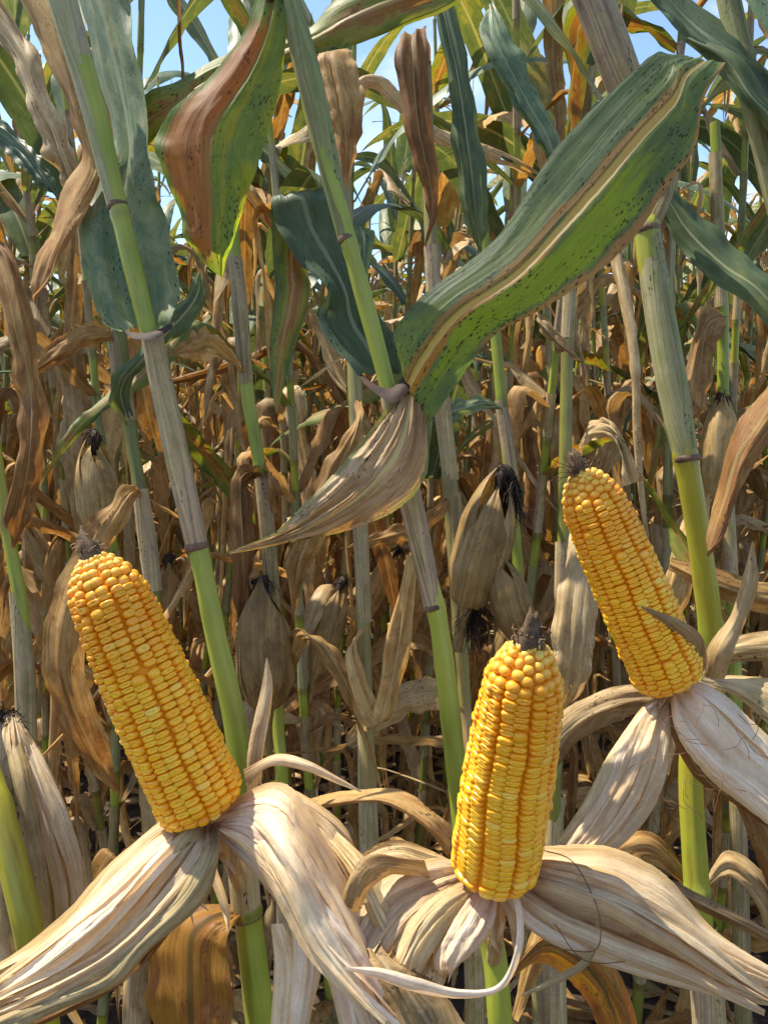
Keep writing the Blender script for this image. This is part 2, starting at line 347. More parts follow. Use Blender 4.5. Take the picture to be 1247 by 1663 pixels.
def hairs(mb, rng, c, d, n, L, r=.0004, spread=.6, grav=.6, mat=0):
    for k in range(n):
        v = (d+Vector((rng.gauss(0, spread), rng.gauss(0, spread), rng.gauss(0, spread)))).normalized(); p = c+Vector((rng.gauss(0, .004), rng.gauss(0, .004), rng.gauss(0, .004)))
        pts = [p]; l = L*rng.uniform(.4, 1.2)
        for q in range(7):
            v = (v+Vector((rng.gauss(0, .35), rng.gauss(0, .35), rng.gauss(0, .35)-grav*.3))).normalized(); p = p+v*l/7; pts.append(p)
        mb.tube(pts, [r*(1-.1*i) for i in range(8)], 3, mat=mat, cap=False)
def husk_ear(rng, base, d, L=.23, Rr=.029, droop=False, n=22):
    """closed dry ear: overlapping pointed husks round a spindle. returns (husk MB, silk MB)"""
    hb, sb = MB(), MB(); d = d.normalized(); a = d.orthogonal().normalized(); b = d.cross(a)
    def prof(s): return Rr*(.42+.58*min(1, s/.28)**.6)*(1-max(0, (s-.55)/.45)**2.0*.86)
    lay = 5
    for k in range(lay):
        a0 = k*2*math.pi/lay+rng.uniform(-.3, .3); span = rng.uniform(1.7, 2.3); Lk = L*rng.uniform(.86, 1.08); rows = []; off = 1+.035*k; sd = rng.uniform(0, 50)
        for i in range(n+1):
            s = i/n; r = prof(s)*off; r *= 1+.05*nz3(s*3, sd); wsp = span*(1-max(0, (s-.5)/.5)**1.8*.8); row = []
            for j in range(11):
                u = j/10*2-1; an = a0+u*wsp*.5
                rr = r*(1+.05*nz3(u*4, s*2, sd)+.09*nz3(u*2+9, s*3, sd)*s+(.25*max(0, s-.85)*rng.random()))+.0006*math.sin(u*26)
                row.append(base+d*(s*Lk)+(a*math.cos(an)+b*math.sin(an))*rr)
            rows.append(row)
        hb.grid(rows)
    # shank
    hb.tube([base-d*.05+Vector((0, 0, -.01)), base-d*.02, base+d*.01], [.007, .008, .013], 8)
    tip = base+d*L*.97
    sb.tube([tip-d*.02, tip, tip+d*.015+Vector((rng.uniform(-.008, .008), 0, -.004)), tip+d*.03+Vector((rng.uniform(-.015, .015), 0, -.022))], [.004, .009, .0085, .003], 9)
    hairs(sb, rng, tip+d*.006, d, 90, .026, .0007, .35, 2.2)
    return hb, sb
def tassel(mb, rng, top, n=9):
    mb.tube([top, top+Vector((0, 0, .12)), top+Vector((.01, .01, .30))], [.003, .002, .001], 4, cap=False)
    for k in range(n):
        a = rng.uniform(0, 6.28); p = top+Vector((0, 0, .02+.12*k/n)); v = Vector((math.cos(a)*.5, math.sin(a)*.5, 1)).normalized(); pts = [p]
        for q in range(7): v = (v+Vector((math.cos(a)*.12, math.sin(a)*.12, -.13))).normalized(); p = p+v*.028; pts.append(p)
        mb.tube(pts, [.0012+.0012*(i % 2) for i in range(8)], 3, cap=False)

def make_plant(seed, hi=True, root_loc=(0, 0, 0), only=None, tass=None, ear_az=None, stuffmb=None):
    rng = random.Random(seed)
    H = rng.uniform(2.25, 2.7); nn = 13
    bx, by = rng.uniform(-.08, .08), rng.uniform(-.06, .06)
    def cen(z): q = z/H; return Vector((bx*q*q+.008*math.sin(z*4+seed), by*q*q+.008*math.sin(z*5+seed*2), z))
    def rad(z): return .0115*(1-.60*z/H)
    root = None if stuffmb else empty('corn_plant', root_loc)
    nz_ = [.08+(H-.30)*((k+.35)/nn) for k in range(nn)]
    zs, rr, nd = [], [], []
    for k in range(nn+1):
        z0 = 0 if k == 0 else nz_[k-1]; z1 = nz_[k] if k < nn else H
        for q in ([.0, .03, .08, .5, .9, .97] if hi else [0, .5]):
            zs.append(z0+(z1-z0)*q); rr.append(rad(zs[-1])*(1.14 if q in (0, .97) and k else 1.0)); nd.append(.9 if (q < .05 or q > .95) and k else 0.0)
    sb = MB() if not stuffmb else stuffmb
    sb.tube([cen(z) for z in zs], rr, 10 if hi else 4, at=lambda i, j: (nd[i], 0, 0), cap=False, mat=0)
    smat = rng.choice([STALK, STALKG, STALK, STALKY, STALKD])
    if not stuffmb: sb.build('stalk', smat, root, origin=(0, 0, 0))
    az0 = rng.uniform(0, 6.28)
    for k in range(0, nn):
        z = nz_[k]; zt = z+rng.uniform(.08, .13)*(1 if k > 1 else .6); az = az0+k*math.pi+rng.uniform(-.35, .35); q = z/H
        if q < .42: style, m = rng.choice([('hang', BROWN), ('hang', TAN), ('curl', TAN), ('curl', GREY), ('hang', GREY)])
        elif q < .62: style, m = rng.choice([('hang', BROWN), ('hang', TAN), ('curl', GREY), ('curl', BROWN), ('hang', GREY), ('hang', MIXED), ('arch', GREEN2), ('arch', GREEN)])
        elif q < .8: style, m = rng.choice([('arch', GREEN), ('up', GREEN2), ('up', GREEN), ('arch', GREEN2), ('hang', MIXED), ('curl', TAN), ('arch', GREEN2), ('curl', GREY), ('hang', TAN), ('arch', GREEN)])
        else: style, m = rng.choice([('up', GREEN), ('up', GREEN2), ('arch', MIXED), ('up', GREEN), ('curl', GREY), ('up', GREEN2), ('hang', TAN), ('up', GREEN2), ('hang', GREY)])
        mb = MB() if not stuffmb else stuffmb
        L = rng.uniform(.55, .85)*(1-.35*abs(q-.5)); Wd = (rng.uniform(.028, .078) if style in ('hang', 'curl') else rng.uniform(.055, .09))*(1-.25*max(0, q-.6))
        mi = {'green_leaf': 1, 'grey_green_leaf': 2, 'half_dried_leaf': 3, 'brown_dry_leaf': 4, 'tan_dry_leaf': 5, 'weathered_dry_leaf': 6}[m.name] if stuffmb else 0
        blade(mb, rng, cen(zt)+Vector((math.cos(az), math.sin(az), 0))*rad(zt), az, L, Wd, style, 44 if hi else 11, 6 if hi else 2, mat=mi)
        if hi:
            pz = [z+.004+(zt-z)*i/6 for i in range(7)]
            sheath(mb, [cen(x) for x in pz], [rad(x) for x in pz], 1)
        if not stuffmb: mb.build('leaf', [m, SHEATH if rng.random() < .6 else SHEATHG], root, origin=(0, 0, 0))
    for k in range(12 if hi else 3):          # torn strips of old leaves
        z = rng.uniform(.15, H*.9); az = rng.uniform(0, 6.28); mb = MB() if not stuffmb else stuffmb; m = rng.choice([BROWN, TAN, GREY, TAN])
        mi = {'brown_dry_leaf': 4, 'tan_dry_leaf': 5, 'weathered_dry_leaf': 6}[m.name] if stuffmb else 0
        blade(mb, rng, cen(z)+Vector((math.cos(az), math.sin(az), 0))*rad(z), az, rng.uniform(.2, .6), rng.uniform(.010, .040), rng.choice(['hang', 'curl']), 36 if hi else 9, 4 if hi else 2, mat=mi)
        if not stuffmb: mb.build('leaf_strip', m, root, origin=(0, 0, 0))
    if rng.random() < .8:
        ze = nz_[5]+.02; a = az0+5*math.pi if ear_az is None else ear_az; tilt = rng.uniform(.25, .6)
        dd = Vector((math.cos(a)*tilt, math.sin(a)*tilt, 1 if rng.random() < .8 else -.9)); bs = cen(ze)+Vector((math.cos(a), math.sin(a), 0))*.035
        hb, sb2 = husk_ear(rng, bs, dd, rng.uniform(.19, .25), rng.uniform(.025, .030), n=22 if hi else 6)
        if stuffmb: pass
        else:
            e = hb.build('ear', rng.choice([EARB, EARB, TAN]), root, origin=(0, 0, 0)); sb2.build('silk', SILK, e, origin=(0, 0, 0))
    if tass if tass is not None else rng.random() < .35:
        tb = MB() if not stuffmb else None
        if tb: tassel(tb, rng, cen(H-.01)); tb.build('tassel', TASSEL, root, origin=(0, 0, 0))
    return root
def copy_tree(o, parent=None):
    c = o.copy(); col.objects.link(c); c.parent = parent
    for ch in list(o.children): copy_tree(ch, c)
    return c
# ------------------------------------------------------------------ hero helpers
def sheet(name, parent, secs, mat, nu=14, nv=60, seed=1, pleat=.002, pf=3, ruffle=.0, rf=8, crumple=.0, cf=14, rag=.0, slits=(), flip=False, label=None, rib=0):
    """secs: (x1,y1,d1, x2,y2,d2, bulge towards the camera in m)"""
    cs = []
    for q in cat(secs, nv):
        A, B = P(q[0], q[1], q[2]), P(q[3], q[4], q[5]); m = (A+B)/2
        cs.append((A, B, (Vector((0, 0, CAMZ))-m).normalized()*q[6]))
    rows = sheet_rows(cs, nu, pleat*(.7 if mat in (HUSK, HUSKW, HUSKO) else 1), pf, ruffle, rf, seed, crumple, cf, rag, rib)
    if mat in (HUSK, HUSKW, HUSKO) and nu >= 14:       # one husk, split along its veins into papery strips
        K = 3 if nu < 20 else 4; mb = MB(); m = len(rows); n_ = len(rows[0])-1
        def at_u(i, u): u = min(max(u, 0), .9999)*n_; j = int(u); return rows[i][j].lerp(rows[i][j+1], u-j)
        cut = [[0 if k == 0 else 1 if k == K else k/K+.10*nz3(i/m*3, k*3.7, seed)+.012*nz3(i/m*40, k, seed) for i in range(m)] for k in range(K+1)]
        for k in range(K):
            g_ = []; sg = (1 if (k+seed) % 2 else -.5)
            for i in range(m):
                v = i/(m-1); a, b = cut[k][i]-.035*(k > 0), cut[k+1][i]+.035*(k < K-1); mid = (a+b)/2; sh_ = 1-.55*max(0, v-.55)*(1+nz3(k, seed))
                a, b = mid+(a-mid)*sh_, mid+(b-mid)*sh_; row = []; wd = (rows[i][0]-rows[i][-1]).length*(b-a)
                nn = (rows[min(i+1, m-1)][n_//2]-rows[max(i-1, 0)][n_//2]).cross(rows[i][-1]-rows[i][0]); nn = nn.normalized() if nn.length > 1e-10 else Vector((0, 0, 0))
                for j in range(13):
                    t_ = j/12; row.append(at_u(i, a+(b-a)*t_)+nn*(wd*.22*sg*(4*t_*(1-t_)-.6)+.006*min(1, v*2)*nz3(v*2.2, k*5.1, seed)+wd*.25*(t_-.5)*nz3(v*2.5, k*2.2, seed+4)+wd*.05*nz3(t_*4, v*14, seed+k)))
                g_.append(row)
            mb.grid(g_, un=lambda i, j: ((k+j/12)/K, i/(m-1)), um0=(k*.31, k*.17))
    else:
        mb = MB(); mb.grid(rows, holes=(lambda i, j: any(j == int(sj*nu) and sa <= i/nv <= sb_ for sj, sa, sb_ in slits)) if slits else None)
    o = mb.build(name, mat, parent)
    if label: o['label'] = label
    return o
def stalk(name, parent, pts, mat, n=16, sub=8, nodes=(), groove=.0, oval=1.0, rim=None, cap=True):
    """pts: (x,y,d,radius px)"""
    q = cat(pts, (len(pts)-1)*sub); path = [P(a[0], a[1], a[2]) for a in q]; rad = [a[3]*a[2]/F_PX for a in q]
    nd = [0]*len(q)
    for yy in nodes:
        for i, a in enumerate(q):
            dd = abs(a[1]-yy)
            if dd < 7: nd[i] = 1-dd/9
            rad[i] *= 1+.16*math.exp(-(dd/11)**2)
    if rim: rad[-1] *= rim
    mb = MB(); rad = [q_*(1+.03*nz3(i*.35, n)) for i, q_ in enumerate(rad)]; mb.tube(path, rad, n, at=lambda i, j: (nd[i], 0, 0), oval=oval, groove=groove, cap=cap)
    return mb.build(name, mat, parent)
def ring(name, parent, x, y, d, rpx, hpx, tilt=(0, 1), mat=None):
    """purple collar band round a stalk"""
    t = Vector((tilt[0], tilt[1])).normalized(); pts = []
    hpx *= .8
    for k, s in enumerate((-1, -.6, 0, .6, 1)):
        pts.append((x+t.x*hpx*s*.5, y+t.y*hpx*s*.5, d, rpx*(1.0, 1.08, 1.10, 1.09, 1.0)[k]))
    path = [P(a[0], a[1], a[2]) for a in pts]; mb = MB(); mb.tube(path, [a[3]*a[2]/F_PX for a in pts], 18, at=lambda i, j: (.9, 0, 0)); return mb.build(name, mat or NODEM, parent)
COLLAR = plain('purple_brown_collar', '1c0e0c', '40291e', 60, .8)
NODEM = plain('dark_node_band', '3a221a', '86694c', 70, .6)
EARN = 0
def open_ear(parent, base, tip, Rr, rows_n, pitch, seed, twist=.15, taper=.70, cone=.13):
    """a peeled ear: kernels in rows round the cob"""
    rng = random.Random(seed); ax = (tip-base); L = ax.length; ax.normalize()
    a = ax.orthogonal().normalized(); b = ax.cross(a)
    def prof(s):
        r = Rr*(1-(1-taper)*max(0, (s-.35)/.65)**1.5)
        if s < .07: r *= .62+.38*math.sin(min(1, s/.07)*math.pi/2)
        if s > 1-cone: q = (s-(1-cone))/cone; r *= math.sqrt(max(0.0, 1-(q*.955)**2.2))
        return r
    mb = MB(); nl, ns = 6, 12
    def kernel(c, rd, tg, al, wa, wc, dep, rv, tipn, dent, ex):
        rows = []; hs = []
        for i in range(nl+1):
            ph = R(-35)+(R(90)-R(-35))*i/nl; cp, sp = math.cos(ph), math.sin(ph); row = []
            for j in range(ns):
                th = 2*math.pi*j/ns; ct, st = math.cos(th), math.sin(th)
                cx = abs(cp)**ex
                x = wa*math.copysign(abs(ct)**ex, ct)*cx; y = wc*math.copysign(abs(st)**ex, st)*cx
                z = dep*math.copysign(abs(sp)**.8, sp)
                if i >= nl-2: z -= dent*dep*math.exp(-(x/(wa*.55))**2-(y/(wc*.45))**2)
                row.append(c+rd*z+tg*x+al*y)
            rows.append(row); hs.append(max(0, sp))
        bidx = len(mb.v)
        for i, row in enumerate(rows):
            for p in row: mb.v.append(p[:]); mb.un.append((0, 0)); mb.um.append((0, 0)); mb.at.append((rv, hs[i]**1.5, tipn))
        for i in range(nl):
            for j in range(ns):
                mb.f.append((bidx+i*ns+j, bidx+i*ns+(j+1) % ns, bidx+(i+1)*ns+(j+1) % ns, bidx+(i+1)*ns+j)); mb.mi.append(0)
    for r in range(rows_n):
        pairo = .10 if r % 2 else -.10
        ang0 = 2*math.pi*(r+pairo*.8)/rows_n; z = rng.uniform(0, pitch)+.002; rs = rng.uniform(0, 50); wz = rng.uniform(.94, 1.06)
        while z < L*.995:
            s = z/L; rad = prof(s)
            tipn = s if s > .5 else s*.5
            dr = (prof(min(1, s+.01))-prof(max(0, s-.01)))/(.02*L) if s > .02 else 0
            dr = max(-2.5, min(2.5, dr)); slope = math.atan(dr)
            an = ang0+twist*s+.14*nz3(s*3, 1, seed)+.045*nz3(s*7, rs)+.03*nz3(s*22, rs, 2)+(.10*rng.gauss(0, 1)*max(0, s-.85)/.15)
            rd0 = a*math.cos(an)+b*math.sin(an); tg = ax.cross(rd0)
            rd = (rd0*math.cos(slope)-ax*math.sin(slope)).normalized(); al = rd.cross(tg)*-1
            wa = math.pi*rad/rows_n*1.04*wz; odd = rng.random()
            pp = pitch*rng.uniform(.82, 1.2)*(1+.15*nz3(s*5, rs, 3))
            if s > .84: pp *= 1.08
            if odd < .018: pp *= 1.35
            if wa > .0014:
                rnd = s > .86 or odd < .02
                dep = (.0047 if not rnd else .0043)*(min(1, rad/Rr+.1)); ex = .74 if not rnd else .85
                if rnd: pp = max(pp, wa*1.5); 
                wc = pp*.545
                if s > .86 and rng.random() < .12: wa *= .75
                ww = wa*rng.uniform(.95, 1.04); 
                if rnd and s > .86: ww = min(ww, .0042)
                kernel(base+ax*z+rd0*(rad-.0037+rng.gauss(0, .00045)), rd, tg, al, ww, wc, dep*rng.uniform(.93, 1.07), rng.random(), tipn, rng.uniform(.2, .5) if not rnd else 0.0, ex)
            z += pp*(max(.35, math.cos(slope)) if s > .8 else 1)
    o = mb.build('ear', KERN, parent)
    cb = MB(); ss = [i/30 for i in range(31)]
    cb.tube([base+ax*L*s for s in ss], [max(.002, prof(s)-.0036) for s in ss], 18); cb.build('cob', CORE, o)
    tb = MB(); e = base+ax*(L*.985)
    tb.tube([e-ax*.012, e, e+ax*.006, e+ax*.012, e+ax*.018], [.007, .0078, .0066, .0046, .002], 12)
    for i in range(len(tb.v)):
        p = Vector(tb.v[i]); k = p-e; tb.v[i] = (p+k*.5*nz3(p.x*300, p.y*300, p.z*300))[:]
    hairs(tb, rng, e+ax*.004, ax, 120, .006, .0006, .7, .4)
    t_ = tb.build('silk_tip', SILKP, o)
    return o, prof
def thread(mb, pts, r=.0004, n=40):
    q = cat(pts, n); mb.tube([P(a[0], a[1], a[2]) for a in q], [r]*(n+1), 4, cap=False)
def gbase(x, y, d): w = P(x, y, d); return (w.x, w.y, 0)

# ================================================================== LEFT PLANT (A) with its ear
A = empty('corn_plant', gbase(400, 1500, .60), 'corn plant carrying the largest peeled ear, leaning in front at the left', 'corn plant')
stalk('stalk', A, [(60, -140, .56, 18), (105, 10, .56, 20), (155, 180, .57, 18), (192, 335, .58, 15), (215, 430, .585, 16), (243, 545, .59, 14), (275, 690, .60, 14), (322, 890, .60, 16), (350, 1030, .60, 18), (385, 1200, .60, 19), (395, 1400, .60, 20), (402, 1480, .60, 22), (420, 1640, .60, 24), (445, 1900, .62, 24), (470, 2500, .66, 24), (480, 3300, .72, 24)], STALKG, nodes=(345, 900, 1480), groove=.12)
stalk('leaf_sheath', A, [(62, -140, .56, 22), (105, 10, .56, 23), (150, 170, .57, 19), (190, 333, .58, 15.5)], SHEATHG, rim=1.0, cap=False)
stalk('leaf_sheath', A, [(246, 540, .59, 17), (262, 620, .595, 19), (290, 750, .60, 20), (320, 885, .60, 18)], SHEATH, cap=False)
stalk('leaf_sheath', A, [(372, 1350, .60, 20), (392, 1400, .60, 24), (400, 1470, .60, 24), (404, 1490, .60, 21)], HUSKO, cap=False)
ring('stalk_node', A, 191, 334, .58, 15.5, 13, (.28, .96)); ring('stalk_node', A, 320, 888, .60, 18, 16, (.2, .97)); ring('stalk_node', A, 403, 1487, .60, 22, 14, (.2, .97))
# auricle at the collar of the sheath
sheet('leaf_collar', A, [(182, 522, .592, 200, 534, .575, .0), (205, 536, .585, 212, 548, .57, .002), (240, 540, .575, 243, 552, .565, .003), (268, 530, .58, 262, 546, .57, .002), (284, 520, .592, 280, 534, .58, 0)], COLLAR, nu=4, nv=20, pleat=.001)
sheet('leaf', A, [(196, 536, .590, 276, 534, .592, -.012), (158, 505, .592, 284, 500, .596, -.012), (138, 440, .60, 284, 430, .60, -.012), (134, 360, .61, 268, 350, .61, -.01), (150, 302, .63, 250, 290, .60, -.01), (182, 240, .64, 240, 240, .60, .0), (158, 130, .66, 232, 130, .61, .006), (140, 40, .67, 215, 50, .62, .008), (118, -60, .68, 195, -50, .63, .008), (100, -200, .7, 160, -200, .66, 0)], GREEN2, nu=16, nv=90, seed=3, pleat=.004, pf=2.5, ruffle=.003, rf=9, rag=.02)
sheet('leaf', A, [(20, -60, .64, 95, -60, .62, .0), (55, 40, .64, 118, 60, .61, .01), (95, 130, .63, 150, 200, .61, .01), (120, 200, .63, 160, 260, .61, .005), (135, 262, .63, 165, 285, .61, .008), (95, 330, .63, 140, 345, .61, .010), (68, 400, .62, 100, 415, .60, .008), (55, 450, .62, 72, 470, .60, .003), (56, 490, .62, 57, 492, .62, 0)], BROWN, nu=12, nv=70, seed=5, pleat=.005, pf=3, rag=.05, ruffle=.003)
base1, tip1 = P(336, 1322, .485), P(147, 902, .475)
ear1, _ = open_ear(A, base1, tip1, .0278, 18, .0040, 11, twist=.04, taper=.80, cone=.20)
def hs(ear, secs, mat, **k): k.setdefault('pleat', .004); k.setdefault('pf', 4); k.setdefault('nu', 20); k.setdefault('nv', 70); k.setdefault('rag', .012); return sheet('husk_leaf', ear, secs, mat, **k)
hs(ear1, [(350, 1338, .49, 300, 1318, .50, .0), (330, 1365, .47, 262, 1335, .49, .008), (270, 1440, .46, 180, 1405, .48, .012), (190, 1520, .45, 110, 1490, .47, .012), (90, 1590, .44, 20, 1555, .46, .010), (-60, 1650, .43, -80, 1600, .45, .004), (-140, 1680, .43, -150, 1650, .44, 0)], HUSKO, seed=21, pleat=.0045)
hs(ear1, [(352, 1342, .482, 318, 1338, .49, .0), (350, 1390, .46, 300, 1370, .475, .006), (290, 1480, .445, 235, 1450, .46, .01), (215, 1560, .435, 150, 1530, .45, .01), (110, 1620, .43, 40, 1590, .445, .01), (0, 1670, .42, -60, 1630, .44, 0)], HUSK, seed=23, pleat=.005)
hs(ear1, [(358, 1342, .478, 345, 1338, .485, .0), (354, 1400, .455, 325, 1390, .46, .006), (330, 1465, .45, 270, 1460, .45, .008), (245, 1540, .44, 195, 1535, .44, .008), (190, 1600, .435, 165, 1585, .43, .006), (100, 1640, .43, 60, 1625, .43, .006), (0, 1690, .42, -40, 1668, .42, 0)], HUSKO, seed=27, pleat=.004, nu=12)
hs(ear1, [(330, 1340, .50, 356, 1342, .49, .0), (322, 1410, .49, 345, 1420, .48, -.004), (230, 1510, .485, 290, 1500, .475, -.004), (140, 1580, .48, 190, 1600, .47, 0), (30, 1630, .47, 60, 1670, .465, 0)], BROWN, seed=29)
hs(ear1, [(350, 1345, .48, 345, 1330, .50, .0), (390, 1372, .455, 400, 1292, .49, .010), (430, 1425, .44, 455, 1278, .475, .014), (470, 1490, .43, 495, 1320, .465, .016), (510, 1560, .42, 560, 1430, .455, .014), (570, 1620, .41, 615, 1540, .445, .008), (640, 1670, .41, 650, 1640, .43, .003), (680, 1710, .41, 670, 1700, .42, 0)], HUSKW, seed=31, nu=28, nv=90, pleat=.0055, pf=3.5)
hs(ear1, [(430, 1300, .50, 450, 1270, .51, .0), (480, 1340, .48, 500, 1298, .50, .008), (530, 1400, .465, 560, 1350, .49, .010), (575, 1470, .455, 590, 1430, .48, .008), (640, 1530, .45, 600, 1480, .47, .003), (700, 1570, .45, 690, 1550, .46, 0)], HUSK, seed=33, pleat=.003)
hs(ear1, [(345, 1350, .485, 372, 1352, .485, .0), (372, 1385, .475, 420, 1380, .47, .004), (430, 1440, .465, 458, 1430, .455, .006), (480, 1510, .46, 500, 1500, .45, .003), (520, 1570, .46, 524, 1568, .45, 0)], HUSKW, seed=35, nu=12)
hs(ear1, [(400, 1290, .53, 425, 1270, .53, .0), (402, 1225, .53, 428, 1220, .53, .004), (412, 1170, .53, 440, 1150, .53, .005), (425, 1115, .53, 443, 1110, .53, .002), (432, 1070, .53, 434, 1068, .53, 0)], HUSK, seed=37, nu=10, pleat=.002, rag=.03)
hs(ear1, [(395, 1250, .51, 400, 1275, .51, .0), (450, 1225, .50, 440, 1245, .50, .003), (500, 1235, .49, 495, 1252, .49, .003), (550, 1262, .49, 545, 1272, .49, .001), (588, 1285, .49, 586, 1287, .49, 0)], HUSK, seed=39, nu=8, pleat=.001)
hs(ear1, [(440, 1500, .46, 460, 1500, .46, .0), (445, 1580, .46, 490, 1570, .46, .006), (440, 1670, .46, 480, 1670, .46, .004), (440, 1800, .46, 455, 1800, .46, 0)], HUSK, seed=41, nu=10)
hs(ear1, [(470, 1480, .455, 500, 1490, .455, .0), (475, 1560, .455, 520, 1570, .455, .006), (470, 1660, .455, 500, 1670, .455, .004), (470, 1780, .455, 480, 1780, .455, 0)], HUSKW, seed=43, nu=10)
hs(ear1, [(330, 1340, .485, 312, 1328, .49, .0), (280, 1400, .458, 250, 1365, .47, .006), (200, 1490, .443, 160, 1450, .455, .008), (100, 1570, .433, 70, 1535, .445, .006), (-20, 1640, .43, -30, 1610, .44, 0)], HUSK, seed=131, nu=14, pleat=.003)
hs(ear1, [(385, 1340, .475, 392, 1300, .485, .0), (420, 1380, .445, 440, 1300, .46, .006), (460, 1450, .425, 490, 1350, .445, .010), (500, 1530, .415, 545, 1440, .44, .008), (560, 1600, .408, 590, 1540, .43, .004), (620, 1668, .405, 630, 1640, .42, 0)], HUSK, seed=132, nu=18, pleat=.003)
hs(ear1, [(520, 1350, .475, 540, 1340, .48, .0), (570, 1420, .455, 600, 1400, .465, .006), (610, 1500, .445, 650, 1500, .455, .008), (650, 1600, .44, 700, 1600, .45, .008), (700, 1700, .44, 720, 1700, .44, 0)], HUSKO, seed=133, nu=16, pleat=.004, crumple=.002)
hs(ear1, [(520, 1560, .445, 560, 1540, .45, .0), (540, 1620, .435, 610, 1600, .44, .006), (560, 1700, .43, 650, 1690, .435, .004), (600, 1800, .43, 620, 1800, .43, 0)], HUSKW, seed=134, nu=14, pleat=.003)
# short peduncle
stalk('ear_shank', A, [(345, 1335, .50, 14), (352, 1352, .505, 12), (370, 1385, .54, 12), (392, 1440, .60, 13)], HUSKO)
# leaf below the left ear, golden
sheet('leaf', A, [(400, 1480, .60, 402, 1484, .60, 0), (330, 1470, .60, 380, 1500, .58, .004), (262, 1500, .60, 368, 1540, .57, .008), (243, 1580, .60, 380, 1610, .57, .010), (250, 1670, .60, 372, 1680, .57, .008), (280, 1800, .6, 340, 1800, .58, 0)], GOLD, nu=14, seed=45, pleat=.003, ruffle=.003, label='golden brown leaf hanging below the peeled ear')

def shreds(ear, x, y, d, n, seed, a0=.2, a1=2.9, ln=(50, 170), w=(4, 13)):
    g_ = random.Random(seed)
    for k in range(n):
        an = g_.uniform(a0, a1); L = g_.uniform(*ln); wd = g_.uniform(*w); secs = []; px, py, dd = x+math.cos(an)*14, y+math.sin(an)*8, d
        for q in range(6):
            t = q/5; ww = wd*(.5+t*1.2)*(1-t)**.6+.3; ca, sa = math.cos(an), math.sin(an)
            secs.append((px-sa*ww, py+ca*ww, dd, px+sa*ww, py-ca*ww, dd+g_.uniform(-.006, .006), .002))
            an += g_.uniform(-.45, .45)+.25*(math.pi/2-an); px += ca*L/5; py += sa*L/5; dd += g_.uniform(-.012, .006)
        hs(ear, secs, g_.choice([HUSK, HUSKW, HUSKO, HUSKO]), nu=6, nv=30, seed=seed+k, pleat=.001, rag=.03)
shreds(ear1, 345, 1345, .50, 9, 900)
# ================================================================== MIDDLE PLANT (B)
B = empty('corn_plant', gbase(800, 1560, .58), 'corn plant with the most upright peeled ear and the broad green speckled leaf', 'corn plant')
stalk('stalk', B, [(430, -140, .56, 16), (475, 20, .56, 17), (515, 200, .57, 17), (566, 392, .58, 13), (590, 480, .585, 14.5), (632, 640, .59, 13), (668, 830, .60, 14), (707, 985, .60, 15), (725, 1110, .60, 17), (742, 1260, .60, 17), (765, 1420, .60, 19), (800, 1540, .60, 20), (812, 1660, .60, 20), (830, 1900, .62, 20), (850, 2500, .66, 21), (860, 3300, .72, 21)], STALKG, nodes=(400, 992), groove=.12)
stalk('leaf_sheath', B, [(430, -140, .56, 19), (475, 20, .56, 19), (503, 130, .565, 21), (535, 270, .575, 18), (562, 388, .58, 13.5)], SHEATHG, cap=False)
stalk('leaf_sheath', B, [(634, 632, .59, 17), (648, 730, .60, 20), (675, 850, .60, 19), (703, 982, .60, 16)], SHEATH, cap=False)
ring('stalk_node', B, 563, 388, .58, 14, 13, (.3, .95)); ring('stalk_node', B, 705, 986, .60, 16, 12, (.22, .97)); ring('stalk_node', B, 454, 0, .56, 22, 14, (.25, .97))
sheet('leaf_collar', B, [(580, 600, .60, 590, 622, .58, 0), (606, 622, .585, 612, 640, .57, .002), (634, 630, .578, 640, 655, .565, .003), (655, 612, .58, 668, 628, .575, .002), (660, 598, .59, 678, 605, .585, 0)], COLLAR, nu=4, nv=20, pleat=.001)
# blade rising left of the stalk then folding over at the top
sheet('leaf', B, [(582, 610, .590, 664, 604, .595, -.008), (540, 560, .595, 655, 570, .60, -.010), (519, 520, .60, 622, 520, .605, -.010), (530, 470, .60, 590, 470, .605, -.006), (485, 420, .605, 578, 410, .61, -.004), (450, 370, .61, 560, 370, .615, -.004), (442, 325, .615, 545, 330, .615, .002), (447, 318, .622, 522, 304, .62, .004)], GREEN2, nu=14, seed=51, pleat=.003, ruffle=.003, rag=.02)
sheet('leaf', B, [(442, 320, .618, 522, 302, .62, .002), (441, 350, .632, 510, 400, .632, .004), (445, 420, .635, 502, 440, .635, .006), (446, 480, .635, 505, 475, .63, .006), (438, 560, .63, 480, 560, .63, .004), (440, 620, .63, 462, 620, .63, .002), (448, 670, .63, 450, 672, .63, 0)], MIXED, nu=12, seed=53, pleat=.003, rag=.03)
sheet('leaf', B, [(570, 365, .62, 600, 372, .62, 0), (575, 400, .62, 609, 380, .62, .002), (580, 440, .62, 600, 430, .62, .002), (585, 480, .62, 592, 475, .62, 0)], GREEN2, nu=8, nv=30, seed=54, pleat=.001, rag=.04)
BIG = leaf_mat('broad_green_leaf', [(0, '3c4c3c'), (.4, '4a5c46'), (.66, '5c6c40'), (.86, '7c7c3c'), (1, '8e7c42')], pscale=.8, trans=.40, spots=1.5, rib='a69468', satur=1.1, rough=.5, vein=.16, ribw=.05, transcol=2.4, tint=(1.5, 1.28, .26), bands=((.53, .62, '80603c', -.2, .9, .72), (.41, .50, '8c6030', -.2, .45, .8), (.68, .84, '5a6834', .0, .5, .4), (-.4, .05, '8e6c50', .3, 1.2, .75), (.10, .42, '6c802a', .22, .68, .85)))  # last band paints the sunlit yellow-green patch into the lower half's colour
